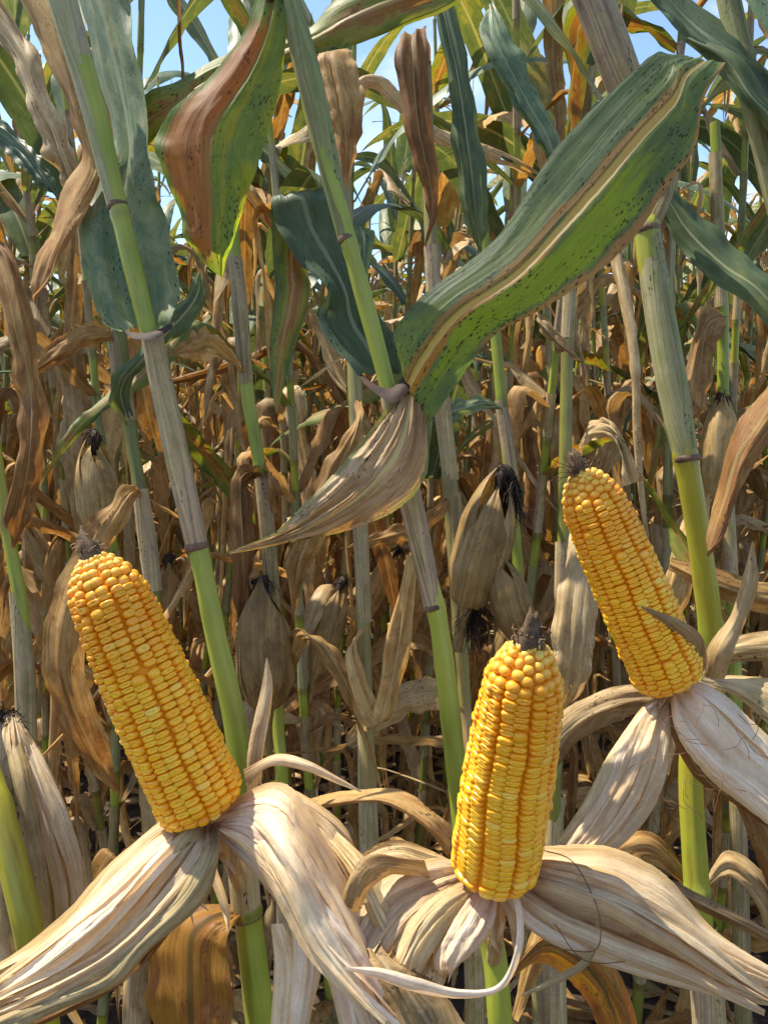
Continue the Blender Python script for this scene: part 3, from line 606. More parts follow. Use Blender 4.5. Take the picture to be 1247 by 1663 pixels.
SPLITL = leaf_mat('rusty_and_green_leaf', [(0, '46583a'), (.5, '5c703c'), (.8, '7c8438'), (1, '94883c')], pscale=.8, trans=.46, spots=1.0, rib='7e6444', satur=1.1, vein=.16, ribw=.04, transcol=1.9, tint=(1.5, 1.25, .3), bands=((.06, .54, '845634', .12, .92, .9), (.64, .70, '808034', -.2, 1.2, .5)))
# the broad green leaf: lower edge / upper edge
sheet('leaf', B, [(672, 640, .585, 664, 600, .58, .0), (690, 690, .575, 640, 560, .575, .004), (740, 625, .565, 640, 535, .57, .005), (800, 548, .555, 690, 475, .565, .006), (880, 502, .545, 800, 392, .56, .006), (960, 450, .535, 868, 292, .55, .006), (1030, 385, .53, 925, 215, .545, .006), (1085, 300, .53, 1000, 140, .54, .006), (1125, 245, .53, 1062, 86, .54, .005), (1142, 160, .53, 1085, 87, .54, .006), (1178, 104, .53, 1112, 92, .54, .0)], BIG, nu=80, nv=130, seed=57, pleat=.0012, pf=1.2, rib=-.0030, ruffle=.0015, rf=8, rag=.008, label='broad green leaf with pale midrib and black speckles')
# dry blade curving down to the left from the same collar
CURV = leaf_mat('split_dry_leaf', [(0, '967248'), (.45, 'b6956a'), (.75, 'cbb28a'), (1, 'd8c6a4')], trans=.28, spots=.5, rib='d6c58c', vein=.34, streak=('9c7452', .4), edge='7c8a50', bump=.9)
sheet('leaf', B, [(652, 640, .575, 682, 612, .58, 0), (622, 668, .565, 700, 705, .575, .008), (582, 718, .555, 694, 772, .57, .010), (535, 776, .545, 650, 826, .56, .010), (480, 832, .54, 575, 858, .55, .008), (440, 870, .535, 480, 876, .54, .004), (366, 901, .53, 370, 899, .53, 0)], CURV, nu=60, nv=90, seed=61, rib=-.002, pleat=.0045, pf=4, rag=.015, slits=((.22, .35, .8), (.4, .5, .9)), label='dry curved leaf with split tip crossing the stalk')
sheet('leaf', B, [(694, 640, .59, 676, 610, .582, 0), (702, 690, .59, 690, 700, .58, .003), (686, 770, .585, 664, 770, .575, .003), (640, 808, .575, 622, 800, .57, .003), (600, 832, .57, 596, 828, .57, 0)], GREEN, nu=8, seed=63, pleat=.001)
# leaf hanging from the top, green and brown, left of the middle stalk
sheet('leaf', B, [(420, -30, .56, 470, -20, .55, 0), (400, 40, .565, 466, 50, .555, .006), (340, 125, .57, 458, 120, .56, .010), (256, 205, .575, 440, 205, .56, .012), (262, 262, .575, 415, 275, .56, .012), (290, 345, .575, 395, 340, .565, .010), (310, 400, .575, 375, 400, .57, .006), (355, 445, .575, 362, 452, .575, .0)], SPLITL, nu=80, nv=100, seed=65, pleat=.0025, pf=1.5, rib=-.0025, ruffle=.004, rag=.01, label='large leaf half green and half rusty brown hanging from the top')
# horizontal leaf arching across the top
base2, tip2 = P(800, 1422, .46), P(860, 1040, .41)
ear2, _ = open_ear(B, base2, tip2, .0258, 16, .0036, 17, twist=-.10, taper=.76, cone=.20)
hs(ear2, [(815, 1430, .475, 850, 1385, .49, 0), (870, 1490, .455, 890, 1376, .485, .010), (960, 1535, .445, 985, 1380, .475, .014), (1060, 1575, .44, 1075, 1425, .465, .014), (1150, 1605, .435, 1150, 1500, .455, .012), (1250, 1625, .43, 1240, 1560, .445, .008), (1340, 1650, .43, 1330, 1620, .44, 0)], HUSK, seed=71, nu=26, nv=90, pleat=.0055, pf=5)
hs(ear2, [(812, 1440, .465, 840, 1420, .47, 0), (850, 1500, .448, 880, 1450, .46, .006), (930, 1545, .435, 970, 1500, .45, .008), (1060, 1592, .43, 1090, 1550, .44, .008), (1180, 1622, .425, 1190, 1590, .435, .005), (1290, 1640, .425, 1290, 1630, .43, 0)], HUSKW, seed=73, nu=14, nv=80, pleat=.003)
hs(ear2, [(930, 1380, .49, 960, 1372, .50, 0), (1030, 1410, .47, 1050, 1398, .48, .004), (1120, 1490, .46, 1110, 1450, .47, .005), (1200, 1570, .45, 1180, 1540, .46, .004), (1270, 1620, .445, 1250, 1590, .45, 0)], HUSKO, seed=75, nu=10)
hs(ear2, [(1010, 1410, .52, 1030, 1400, .52, 0), (1100, 1460, .51, 1110, 1440, .51, .004), (1200, 1510, .50, 1210, 1490, .50, .004), (1300, 1560, .5, 1300, 1540, .5, 0)], GREY, seed=76, nu=8)
hs(ear2, [(824, 1438, .455, 836, 1432, .455, 0), (838, 1485, .44, 850, 1490, .44, .001), (834, 1548, .425, 846, 1552, .43, .002), (806, 1600, .42, 814, 1608, .42, .002), (745, 1606, .415, 750, 1622, .415, .002), (680, 1588, .41, 674, 1612, .41, .002), (620, 1572, .41, 618, 1592, .41, .002), (560, 1570, .41, 558, 1574, .41, 0)], HUSKW, seed=77, nu=8, nv=90, pleat=.001, rag=.02)
hs(ear2, [(775, 1435, .462, 812, 1445, .46, 0), (740, 1480, .445, 800, 1500, .445, .008), (712, 1530, .435, 778, 1540, .435, .010), (705, 1570, .43, 745, 1575, .43, .006), (722, 1590, .43, 728, 1592, .43, 0)], HUSKW, seed=79, nu=16, pleat=.004)
hs(ear2, [(785, 1440, .47, 750, 1400, .48, 0), (730, 1480, .46, 700, 1400, .48, .008), (680, 1520, .45, 640, 1420, .47, .012), (650, 1580, .44, 590, 1460, .46, .012), (640, 1640, .43, 560, 1520, .45, .010), (660, 1700, .43, 570, 1600, .44, .006), (680, 1760, .43, 640, 1720, .43, 0)], HUSK, seed=81, nu=22, nv=80, pleat=.005, pf=4)
hs(ear2, [(790, 1440, .475, 760, 1410, .48, 0), (720, 1450, .475, 700, 1385, .485, .006), (650, 1440, .475, 640, 1368, .485, .008), (600, 1450, .47, 580, 1400, .48, .006), (560, 1500, .465, 548, 1470, .47, .003), (548, 1530, .46, 540, 1520, .465, 0)], HUSKO, seed=83, nu=14, pleat=.003)
hs(ear2, [(730, 1395, .50, 735, 1340, .51, 0), (690, 1345, .50, 700, 1318, .51, .004), (620, 1305, .51, 650, 1285, .52, .004), (540, 1310, .52, 560, 1285, .53, .004), (490, 1322, .53, 500, 1298, .54, 0)], TAN, seed=85, nu=12, pleat=.002, rag=.04)
hs(ear2, [(735, 1560, .44, 640, 1525, .45, 0), (720, 1600, .43, 620, 1570, .44, .006), (700, 1640, .43, 640, 1640, .43, .008), (740, 1690, .42, 690, 1700, .42, .006), (760, 1760, .42, 740, 1760, .42, 0)], HUSKO, seed=87, nu=14)
hs(ear2, [(965, 1490, .44, 972, 1490, .44, 0), (964, 1525, .43, 973, 1530, .43, .001), (940, 1562, .425, 950, 1572, .425, .001), (895, 1588, .425, 900, 1600, .425, .001), (845, 1616, .425, 847, 1618, .425, 0)], HUSKO, seed=88, nu=5, pleat=.0005)
shreds(ear2, 805, 1440, .48, 9, 910)
hs(ear2, [(820, 1435, .47, 845, 1400, .48, 0), (880, 1440, .445, 900, 1395, .46, .005), (980, 1480, .430, 1010, 1420, .445, .006), (1080, 1540, .425, 1110, 1480, .44, .006), (1180, 1600, .42, 1200, 1560, .43, .004), (1270, 1640, .42, 1275, 1625, .425, 0)], HUSK, seed=171, nu=16, pleat=.003)
hs(ear2, [(845, 1470, .452, 850, 1445, .455, 0), (900, 1510, .436, 910, 1480, .44, .004), (1000, 1560, .425, 1020, 1525, .43, .005), (1120, 1600, .42, 1130, 1575, .425, .004), (1240, 1650, .42, 1242, 1640, .42, 0)], HUSK, seed=172, nu=12, pleat=.002)
hs(ear2, [(790, 1440, .46, 770, 1425, .465, 0), (735, 1500, .44, 700, 1455, .45, .006), (690, 1570, .43, 645, 1520, .44, .008), (680, 1640, .425, 620, 1600, .43, .005), (700, 1690, .42, 680, 1680, .425, 0)], HUSKO, seed=173, nu=14, pleat=.003)
hs(ear2, [(560, 1500, .45, 610, 1480, .46, 0), (575, 1560, .43, 660, 1545, .44, .01), (620, 1620, .42, 700, 1590, .43, .01), (660, 1700, .41, 760, 1680, .42, 0)], GREY, seed=89, nu=16, pleat=.004, crumple=.003, rag=.03)
hs(ear2, [(545, 1520, .44, 560, 1505, .45, 0), (560, 1440, .44, 600, 1440, .45, .006), (600, 1390, .45, 640, 1420, .46, .006), (690, 1400, .46, 700, 1430, .47, 0)], GREY, seed=90, nu=10, pleat=.003, crumple=.002, rag=.03)
stalk('ear_shank', B, [(802, 1430, .475, 14), (806, 1450, .48, 11), (806, 1500, .53, 12), (802, 1560, .60, 13)], HUSKO)
tb = MB(); rr = random.Random(4)
thread(tb, [(880, 1380, .46), (930, 1400, .445), (968, 1470, .43), (975, 1520, .42), (960, 1545, .42), (900, 1540, .425)]); tb.build('silk_thread', THREAD, ear2); tb = MB(); thread(tb, [(900, 1500, .43), (950, 1560, .42), (1040, 1560, .425)], .0003)
tb.build('silk_thread', THREAD, ear2)

sheet('leaf', B, [(770, 1425, .61, 776, 1440, .61, 0), (700, 1470, .63, 720, 1510, .63, .006), (640, 1570, .64, 690, 1600, .64, .010), (610, 1680, .64, 670, 1690, .64, .008), (620, 1800, .64, 630, 1800, .64, 0)], BROWN, nu=16, seed=204, pleat=.004, rag=.03)
sheet('leaf', B, [(815, 1600, .61, 820, 1585, .61, 0), (880, 1560, .63, 900, 1510, .63, .006), (950, 1620, .64, 990, 1560, .64, .010), (990, 1720, .64, 1040, 1680, .64, .008), (1030, 1800, .64, 1040, 1795, .64, 0)], GOLD, nu=16, seed=205, pleat=.004, rag=.03)
# ================================================================== RIGHT PLANT (C)
C = empty('corn_plant', gbase(1120, 1400, .74), 'corn plant with bent top carrying the highest peeled ear, in front at the right', 'corn plant')
stalk('stalk', C, [(895, -160, .66, 24), (965, 0, .67, 26), (1015, 130, .68, 24), (1060, 250, .70, 18), (1072, 310, .71, 16), (1050, 375, .70, 19), (1065, 480, .70, 20), (1090, 620, .70, 20), (1113, 745, .70, 19), (1135, 880, .71, 18.5), (1153, 1020, .72, 19.5), (1152, 1120, .73, 19), (1122, 1230, .74, 19), (1128, 1400, .74, 20), (1135, 1480, .74, 20), (1150, 1640, .75, 21), (1165, 1900, .77, 22), (1175, 2400, .8, 22), (1180, 2900, .84, 22)], STALKY, nodes=(375, 748, 1450), groove=.10)
stalk('leaf_sheath', C, [(893, -160, .66, 28), (963, 0, .67, 30), (1012, 130, .68, 29), (1055, 245, .70, 20)], SHEATH, cap=False)
stalk('leaf_sheath', C, [(1052, 382, .70, 20), (1066, 480, .70, 23), (1090, 620, .70, 24), (1113, 742, .70, 19.5)], SHEATHG, cap=False)
stalk('leaf_sheath', C, [(1085, 280, .70, 12), (1075, 320, .70, 15), (1052, 372, .70, 16)], SHEATH, cap=False)
stalk('leaf_sheath', C, [(1137, 1500, .74, 24), (1148, 1620, .75, 26), (1162, 1850, .77, 26)], SHEATH, cap=False)
ring('stalk_node', C, 1050, 374, .70, 20, 16, (.1, 1)); ring('stalk_node', C, 1114, 745, .70, 20, 14, (.15, 1)); ring('stalk_node', C, 1134, 1452, .74, 20, 12, (.05, 1))
sheet('leaf', C, [(1068, 330, .73, 1090, 300, .73, 0), (1100, 400, .72, 1130, 345, .73, .006), (1160, 460, .70, 1190, 400, .72, .008), (1220, 500, .68, 1247, 445, .70, .008), (1290, 600, .67, 1310, 520, .69, .006), (1360, 700, .66, 1380, 660, .68, 0)], GREEN, nu=14, seed=91, pleat=.003, ruffle=.003, label='green leaf sagging to the right edge')
sheet('leaf', C, [(905, -170, .655, 912, -130, .655, 0), (820, -130, .62, 830, -50, .62, .004), (720, -60, .60, 730, 10, .60, 0), (640, -40, .60, 650, 45, .60, .006), (560, -5, .61, 570, 75, .60, .008), (500, 40, .62, 505, 90, .61, .006), (420, 72, .63, 425, 120, .62, .006), (340, 100, .64, 345, 150, .63, .006), (270, 135, .64, 285, 200, .63, .006), (225, 160, .64, 240, 240, .64, 0)], MIXED, nu=14, nv=80, seed=67, pleat=.004, ruffle=.003, rag=.02)
base3, tip3 = P(1092, 1113, .60), P(940, 764, .585)
ear3, _ = open_ear(C, base3, tip3, .0278, 18, .0039, 23, twist=.05, taper=.82, cone=.21)
hs(ear3, [(1105, 1128, .61, 1072, 1128, .61, 0), (1092, 1180, .59, 1035, 1160, .60, .006), (1086, 1240, .58, 1000, 1210, .59, .010), (1060, 1310, .57, 965, 1290, .58, .012), (1010, 1370, .56, 930, 1350, .575, .010), (940, 1420, .56, 890, 1400, .57, .002)], HUSK, seed=101, nu=22, pleat=.0045)
hs(ear3, [(1085, 1132, .60, 1068, 1128, .61, 0), (1050, 1185, .59, 1030, 1165, .60, .003), (1010, 1260, .58, 985, 1230, .59, .005), (975, 1330, .575, 950, 1300, .58, .006), (920, 1375, .57, 905, 1365, .575, 0)], HUSKO, seed=102, nu=12)
hs(ear3, [(1088, 1135, .59, 1118, 1105, .60, 0), (1100, 1190, .57, 1165, 1118, .59, .010), (1150, 1260, .56, 1215, 1160, .58, .014), (1215, 1315, .55, 1275, 1225, .575, .012), (1280, 1370, .545, 1330, 1320, .56, .006), (1330, 1420, .54, 1350, 1400, .55, 0)], HUSKW, seed=103, nu=24, pleat=.005, pf=4)
hs(ear3, [(1085, 1140, .60, 1092, 1150, .595, 0), (1088, 1195, .585, 1120, 1205, .575, .004), (1125, 1262, .575, 1160, 1262, .565, .006), (1190, 1305, .565, 1220, 1315, .555, .005), (1270, 1360, .56, 1280, 1365, .555, 0)], BROWN, seed=105, nu=10)
hs(ear3, [(1135, 1108, .62, 1140, 1098, .62, 0), (1200, 1135, .61, 1200, 1098, .62, .005), (1260, 1190, .60, 1270, 1110, .61, .006), (1330, 1260, .59, 1330, 1200, .60, 0)], HUSKO, seed=107, nu=12)
hs(ear3, [(1065, 1150, .63, 1062, 1108, .64, 0), (1000, 1165, .64, 980, 1120, .65, .008), (930, 1210, .65, 910, 1155, .66, .008), (880, 1290, .66, 850, 1220, .67, .006), (820, 1350, .67, 800, 1300, .68, 0)], GREY, seed=109, nu=16, pleat=.004, rag=.02)
hs(ear3, [(1138, 1100, .60, 1150, 1075, .60, 0), (1120, 1060, .585, 1140, 1035, .58, .004), (1085, 1020, .57, 1110, 1010, .57, .003), (1040, 986, .565, 1042, 984, .565, 0)], GREY, seed=111, nu=10, nv=40, pleat=.002)
hs(ear3, [(1142, 1105, .62, 1172, 1110, .62, 0), (1150, 1050, .62, 1190, 1060, .61, .008), (1185, 1000, .62, 1205, 1020, .62, .006), (1205, 940, .62, 1230, 950, .62, .004), (1220, 880, .62, 1222, 878, .62, 0)], GREY, seed=113, nu=10, nv=50, pleat=.002)
shreds(ear3, 1088, 1132, .61, 7, 920, ln=(40, 130))
stalk('ear_shank', C, [(1095, 1120, .615, 13), (1100, 1135, .62, 11), (1115, 1165, .66, 12), (1130, 1210, .72, 12)], SHEATH)
sheet('leaf', C, [(1128, 1240, .75, 1132, 1225, .75, 0), (1190, 1300, .74, 1215, 1235, .75, .006), (1230, 1400, .73, 1275, 1320, .74, .010), (1270, 1500, .73, 1330, 1430, .74, .008), (1330, 1600, .73, 1350, 1560, .74, 0)], BROWN, nu=16, seed=201, pleat=.004, rag=.03)
sheet('leaf', C, [(1130, 1450, .76, 1128, 1435, .76, 0), (1040, 1400, .75, 1050, 1350, .76, .006), (960, 1470, .75, 940, 1400, .76, .010), (890, 1560, .75, 870, 1500, .76, .008), (840, 1660, .75, 830, 1650, .76, 0)], TAN, nu=16, seed=202, pleat=.004, rag=.03)
sheet('leaf', C, [(1135, 1452, .76, 1140, 1440, .76, 0), (1190, 1430, .75, 1180, 1380, .76, .006), (1240, 1500, .74, 1250, 1430, .75, .010), (1260, 1600, .74, 1310, 1560, .75, .008), (1270, 1700, .74, 1290, 1690, .75, 0)], GREY, nu=16, seed=203, pleat=.004, rag=.03)
tb = MB()
for k in range(26):
    x0, y0 = rr.uniform(1060, 1230), rr.uniform(1130, 1300); q = [(x0, y0, .55)]; an = rr.uniform(0, 6.28)
    for j in range(4): an += rr.uniform(-.8, .8); q.append((q[-1][0]+math.cos(an)*rr.uniform(6, 20), q[-1][1]+abs(math.sin(an))*rr.uniform(6, 20), .548))
    tb = MB(); thread(tb, q, .00022, 14); tb.build('silk_thread', THREAD, ear3)
for k in range(16):
    q = [(935, 768, .58)]; an = rr.uniform(2.0, 5.6)
    for j in range(4): an += rr.uniform(-.6, .6); q.append((q[-1][0]+math.cos(an)*rr.uniform(6, 16), q[-1][1]+math.sin(an)*rr.uniform(5, 14), .575))
    tb = MB(); thread(tb, q, .00025, 14); tb.build('silk_thread', THREAD, ear3)

# ================================================================== plants cut by the frame
F = empty('corn_plant', gbase(20, 1480, .62), 'corn plant at the left edge with a closed pale husked ear and mottled stalk', 'corn plant')
stalk('stalk', F, [(-140, 700, .64, 16), (-90, 950, .62, 18), (-40, 1180, .56, 19), (0, 1320, .53, 22), (30, 1440, .52, 24), (55, 1560, .52, 24), (85, 1800, .55, 24), (110, 2400, .64, 24), (120, 3200, .7, 24)], STALKY, nodes=(1310,), groove=.1)
e = hs(F, [(0, 1165, .60, 32, 1165, .60, .004), (-30, 1200, .59, 60, 1215, .59, .02), (-50, 1300, .58, 100, 1330, .58, .028), (-60, 1420, .58, 140, 1430, .58, .032), (-40, 1520, .58, 150, 1500, .58, .03), (0, 1600, .58, 120, 1560, .58, .02)], HUSK, seed=121, nu=26, pleat=.004, pf=6); e.name = 'ear'
hs(e, [(25, 1170, .595, 40, 1180, .60, .0), (40, 1260, .565, 90, 1260, .585, .004), (70, 1360, .55, 125, 1350, .58, .006), (90, 1450, .548, 148, 1430, .58, .008), (90, 1540, .55, 152, 1500, .58, .006), (80, 1640, .555, 120, 1620, .58, 0)], HUSK, seed=123, nu=14)
hs(e, [(-20, 1200, .58, 22, 1180, .585, .0), (-20, 1300, .555, 50, 1260, .56, .006), (-10, 1420, .545, 80, 1400, .55, .006), (10, 1520, .545, 90, 1520, .55, .004), (40, 1620, .55, 90, 1620, .55, 0)], HUSKO, seed=125, nu=14)
tb = MB(); w = P(10, 1176, .60); hairs(tb, rr, w, Vector((-.1, 0, 1)), 160, .018, .0008, .5, 1.0); tb.build('silk', SILK, e)
sheet('leaf', F, [(150, 1430, .63, 152, 1440, .63, 0), (150, 1400, .63, 180, 1440, .62, .004), (165, 1380, .63, 195, 1400, .62, .006), (185, 1385, .63, 190, 1392, .63, 0)], TAN, nu=8, nv=24, seed=127)

E = empty('corn_plant', gbase(1300, 1400, .70), 'corn plant at the top right corner with dark green curving leaves', 'corn plant')
stalk('stalk', E, [(1140, -200, .60, 18), (1185, 10, .60, 18), (1208, 110, .60, 18), (1250, 280, .61, 18), (1300, 500, .62, 19), (1340, 800, .63, 20), (1360, 1300, .65, 20), (1370, 2200, .7, 22), (1380, 3000, .8, 22)], SHEATHG, nodes=(95,))
ring('stalk_node', E, 1205, 97, .60, 19, 14, (.25, .97))
sheet('leaf', E, [(1030, -30, .62, 1070, -60, .62, 0), (1090, 40, .61, 1130, 5, .61, .004), (1140, 90, .60, 1190, 50, .60, .008), (1190, 120, .59, 1240, 100, .59, .008), (1240, 215, .59, 1290, 180, .59, .008), (1300, 300, .6, 1350, 260, .6, 0)], GREEN2, nu=14, seed=131, pleat=.004, ruffle=.003)
sheet('leaf', E, [(1105, 62, .605, 1130, 60, .60, 0), (1150, 100, .60, 1200, 90, .58, .006), (1200, 160, .585, 1235, 150, .58, .008), (1235, 200, .58, 1270, 190, .58, .006), (1290, 300, .58, 1300, 290, .58, 0)], GREEN, nu=10, seed=133)
sheet('leaf', E, [(1190, -40, .58, 1260, -80, .58, 0), (1215, 10, .57, 1290, -20, .57, .005), (1250, 60, .56, 1320, 30, .56, .005), (1300, 120, .56, 1340, 90, .56, 0)], GREEN2, nu=10, seed=135)
sheet('leaf', E, [(1300, 620, .64, 1300, 560, .64, 0), (1240, 720, .63, 1235, 640, .65, .008), (1200, 800, .62, 1195, 690, .65, .010), (1175, 870, .62, 1165, 790, .65, .008), (1150, 905, .62, 1148, 880, .63, 0)], BROWN, nu=14, seed=137, pleat=.004, rag=.03, label='rusty brown leaf hanging in from the right edge')
sheet('leaf', E, [(1340, 1080, .66, 1340, 1020, .66, 0), (1240, 1075, .68, 1247, 1025, .68, .006), (1170, 1080, .69, 1180, 1040, .69, .004), (1120, 1100, .7, 1125, 1090, .7, 0)], GREY, nu=12, seed=139, pleat=.003)
sheet('leaf', E, [(1340, 1000, .72, 1340, 950, .72, 0), (1240, 995, .74, 1230, 945, .74, .006), (1150, 965, .75, 1150, 920, .75, .006), (1085, 925, .76, 1090, 905, .76, 0)], BROWN, nu=12, seed=140, pleat=.004)

# ------------------------------------------------------------------ second rank, placed one by one (0.9 - 1.3 m away)
def mid_plant(label, pts, mat=STALK, sh=None, nodes=(), leaves=(), seed=1):
    b = P(*pts[-1][:3]); r0 = empty('corn_plant', (b.x, b.y, 0), label, 'corn plant')
    last = pts[-1]; low = P(last[0], last[1], last[2]); full = list(pts)
    st = stalk('stalk', r0, full+[(last[0]+20, 3300*(1.0 if last[2] < 1 else .75), last[2]*1.12, last[3])], mat, n=12, nodes=nodes, groove=.08)
    for q in (sh or ()): stalk('leaf_sheath', r0, q, SHEATH, n=12, cap=False)
    for i, (secs, m) in enumerate(leaves): sheet('leaf', r0, secs, m, nu=12, nv=60, seed=seed*10+i, pleat=.006, pf=3, ruffle=.006, rf=10, rag=.03)
    stalk('leaf_sheath', r0, [(pts[-2][0], pts[-2][1]+90, pts[-2][2], pts[-2][3]*1.15), (pts[-1][0], pts[-1][1], pts[-1][2], pts[-1][3]*1.35), (last[0]+12, 2300 if last[2] < 1 else 1900, last[2]*1.05, last[3]*1.3)], SHEATH, n=12, cap=False)
    return r0
def mid_ear(r0, x0, y0, x1, y1, d, rpx, seed, mat=EARB, silk=1.0):
    b, t = P(x0, y0, d), P(x1, y1, d); rng = random.Random(seed)
    hb, sb = husk_ear(rng, b, t-b, (t-b).length, rpx*d/F_PX, n=30); e = hb.build('ear', mat, r0)
    sb.build('silk', SILK, e); return e
M1 = mid_plant('corn plant whose closed tufted ear hangs just right of the largest peeled ear', [(372, 300, 1.05, 10), (385, 460, 1.05, 11), (402, 640, 1.05, 11), (425, 780, 1.05, 10), (440, 960, 1.05, 11), (452, 1180, 1.05, 10), (462, 1400, 1.06, 11)], STALKG, sh=[[(382, 420, 1.05, 12), (392, 520, 1.05, 13), (400, 625, 1.05, 12)], [(425, 770, 1.05, 12), (438, 900, 1.05, 13), (445, 1000, 1.05, 12)]], nodes=(628, 772),
    leaves=[([(428, 762, 1.05, 432, 770, 1.05, 0), (380, 765, 1.02, 405, 790, 1.02, .006), (375, 860, 1.0, 412, 880, 1.0, .01), (380, 960, 1.0, 410, 980, 1.0, .008), (385, 1080, 1.0, 388, 1082, 1.0, 0)], BROWN),
            ([(430, 762, 1.05, 434, 770, 1.05, 0), (430, 750, 1.0, 455, 800, 1.0, .006), (440, 830, 1.0, 450, 840, 1.0, 0)], BROWN),
            ([(400, 600, 1.05, 404, 612, 1.05, 0), (345, 540, 1.0, 355, 580, 1.0, .006), (310, 540, .98, 322, 590, .98, .008), (280, 575, .98, 281, 577, .98, 0)], TAN),
            ([(455, 1120, 1.03, 462, 1130, 1.03, 0), (480, 1020, .98, 505, 1040, .98, .006), (535, 1090, .96, 560, 1080, .96, .008), (590, 1200, .96, 600, 1190, .96, .006), (620, 1290, .97, 622, 1290, .97, 0)], TAN)], seed=3)
mid_ear(M1, 432, 1150, 425, 950, 1.00, 42, 31)
M2 = mid_plant('corn plant with two closed black-silked ears left of the highest peeled ear', [(690, 100, 1.1, 10), (705, 500, 1.1, 11), (728, 760, 1.1, 12), (745, 1000, 1.1, 12), (755, 1150, 1.1, 10), (765, 1400, 1.1, 12)], STALKD, sh=[[(700, 400, 1.1, 12), (712, 600, 1.1, 14), (732, 780, 1.1, 13)], [(735, 800, 1.1, 13), (742, 930, 1.1, 14), (748, 1010, 1.1, 12)]], nodes=(790, 1030),
    leaves=[([(735, 800, 1.1, 740, 808, 1.1, 0), (680, 840, 1.06, 690, 870, 1.06, .006), (620, 860, 1.05, 635, 885, 1.05, .006), (560, 890, 1.04, 562, 892, 1.04, 0)], TAN),
            ([(752, 1150, 1.08, 756, 1160, 1.08, 0), (700, 1100, 1.02, 710, 1150, 1.02, .008), (620, 1130, 1.0, 640, 1175, 1.0, .008), (560, 1200, 1.0, 570, 1215, 1.0, 0)], GREY),
            ([(690, 120, 1.1, 700, 110, 1.1, 0), (650, 60, 1.06, 690, 40, 1.06, .008), (655, 200, 1.04, 700, 180, 1.04, .012), (690, 330, 1.04, 715, 320, 1.04, .008), (690, 400, 1.04, 692, 402, 1.04, 0)], BROWN)], seed=4)
mid_ear(M2, 757, 985, 815, 768, 1.0, 42, 33, EARB); mid_ear(M2, 848, 1040, 802, 892, .98, 29, 34, EARB); 
tb = MB(); hairs(tb, rr, P(828, 775, 1.0), Vector((0, 0, -1)), 160, .07, .0009, .2, 1.2); tb.build('silk', SILK, M2); tb = MB(); hairs(tb, rr, P(770, 975, 1.0), Vector((-.1, 0, -1)), 140, .07, .0009, .2, 1.2); tb.build('silk', SILK, M2)
M3 = mid_plant('corn plant with tan sheathed stalk rising directly above the largest peeled ear', [(185, 350, 1.0, 12), (195, 560, 1.0, 13), (212, 700, 1.0, 11), (228, 800, 1.0, 11), (248, 950, 1.0, 13), (265, 1200, 1.0, 13), (275, 1400, 1.0, 13)], STALK, sh=[[(188, 540, 1.0, 14), (198, 620, 1.0, 15), (210, 685, 1.0, 13)], [(228, 795, 1.0, 13), (240, 880, 1.0, 15), (250, 960, 1.0, 14)]], nodes=(690, 795),
    leaves=[([(228, 800, 1.0, 233, 808, 1.0, 0), (200, 790, .95, 222, 812, .95, .006), (150, 850, .93, 190, 880, .93, .01), (90, 960, .92, 150, 980, .92, .012), (70, 1080, .92, 140, 1090, .92, .012), (110, 1200, .93, 170, 1190, .93, .010), (190, 1290, .95, 195, 1285, .95, 0)], BROWN),
            ([(190, 540, 1.0, 196, 552, 1.0, 0), (140, 525, .96, 150, 560, .96, .006), (80, 560, .94, 100, 590, .94, .006), (30, 620, .94, 32, 622, .94, 0)], BROWN),
            ([(212, 700, 1.0, 216, 690, 1.0, 0), (180, 640, .98, 215, 620, .98, .006), (230, 560, .97, 262, 575, .97, .008), (300, 480, .97, 330, 500, .97, .004), (325, 440, .97, 327, 442, .97, 0)], GREEN)], seed=5)
mid_ear(M3, 165, 870, 152, 712, 1.1, 30, 35)
M4 = mid_plant('corn plant with yellow green stalk and rusty hanging leaf at the left edge', [(-60, 450, .85, 9), (-20, 650, .85, 10), (10, 850, .85, 10), (36, 1000, .85, 12), (42, 1180, .86, 13), (48, 1400, .86, 14)], STALKY, sh=[[(28, 960, .85, 12), (40, 1080, .85, 16), (44, 1200, .85, 16)]], nodes=(850, 1090),
    leaves=[([(-60, 420, .82, -30, 380, .82, 0), (-20, 430, .80, 15, 405, .80, .006), (10, 540, .78, 45, 500, .79, .010), (30, 640, .78, 70, 640, .78, .010), (25, 740, .78, 72, 740, .78, .008), (10, 830, .79, 55, 830, .79, .004), (20, 890, .8, 24, 890, .8, 0)], BROWN),
            ([(-60, 0, .8, -60, -60, .8, 0), (10, 90, .78, 30, 40, .78, .006), (55, 200, .77, 95, 180, .77, .010), (90, 280, .77, 125, 270, .77, .008), (130, 345, .78, 132, 345, .78, 0)], GREY),
            ([(-60, 200, .8, -60, 160, .8, 0), (20, 250, .78, 30, 215, .78, .006), (65, 300, .77, 80, 275, .77, .006), (100, 330, .77, 102, 330, .77, 0)], GREEN2)], seed=6)
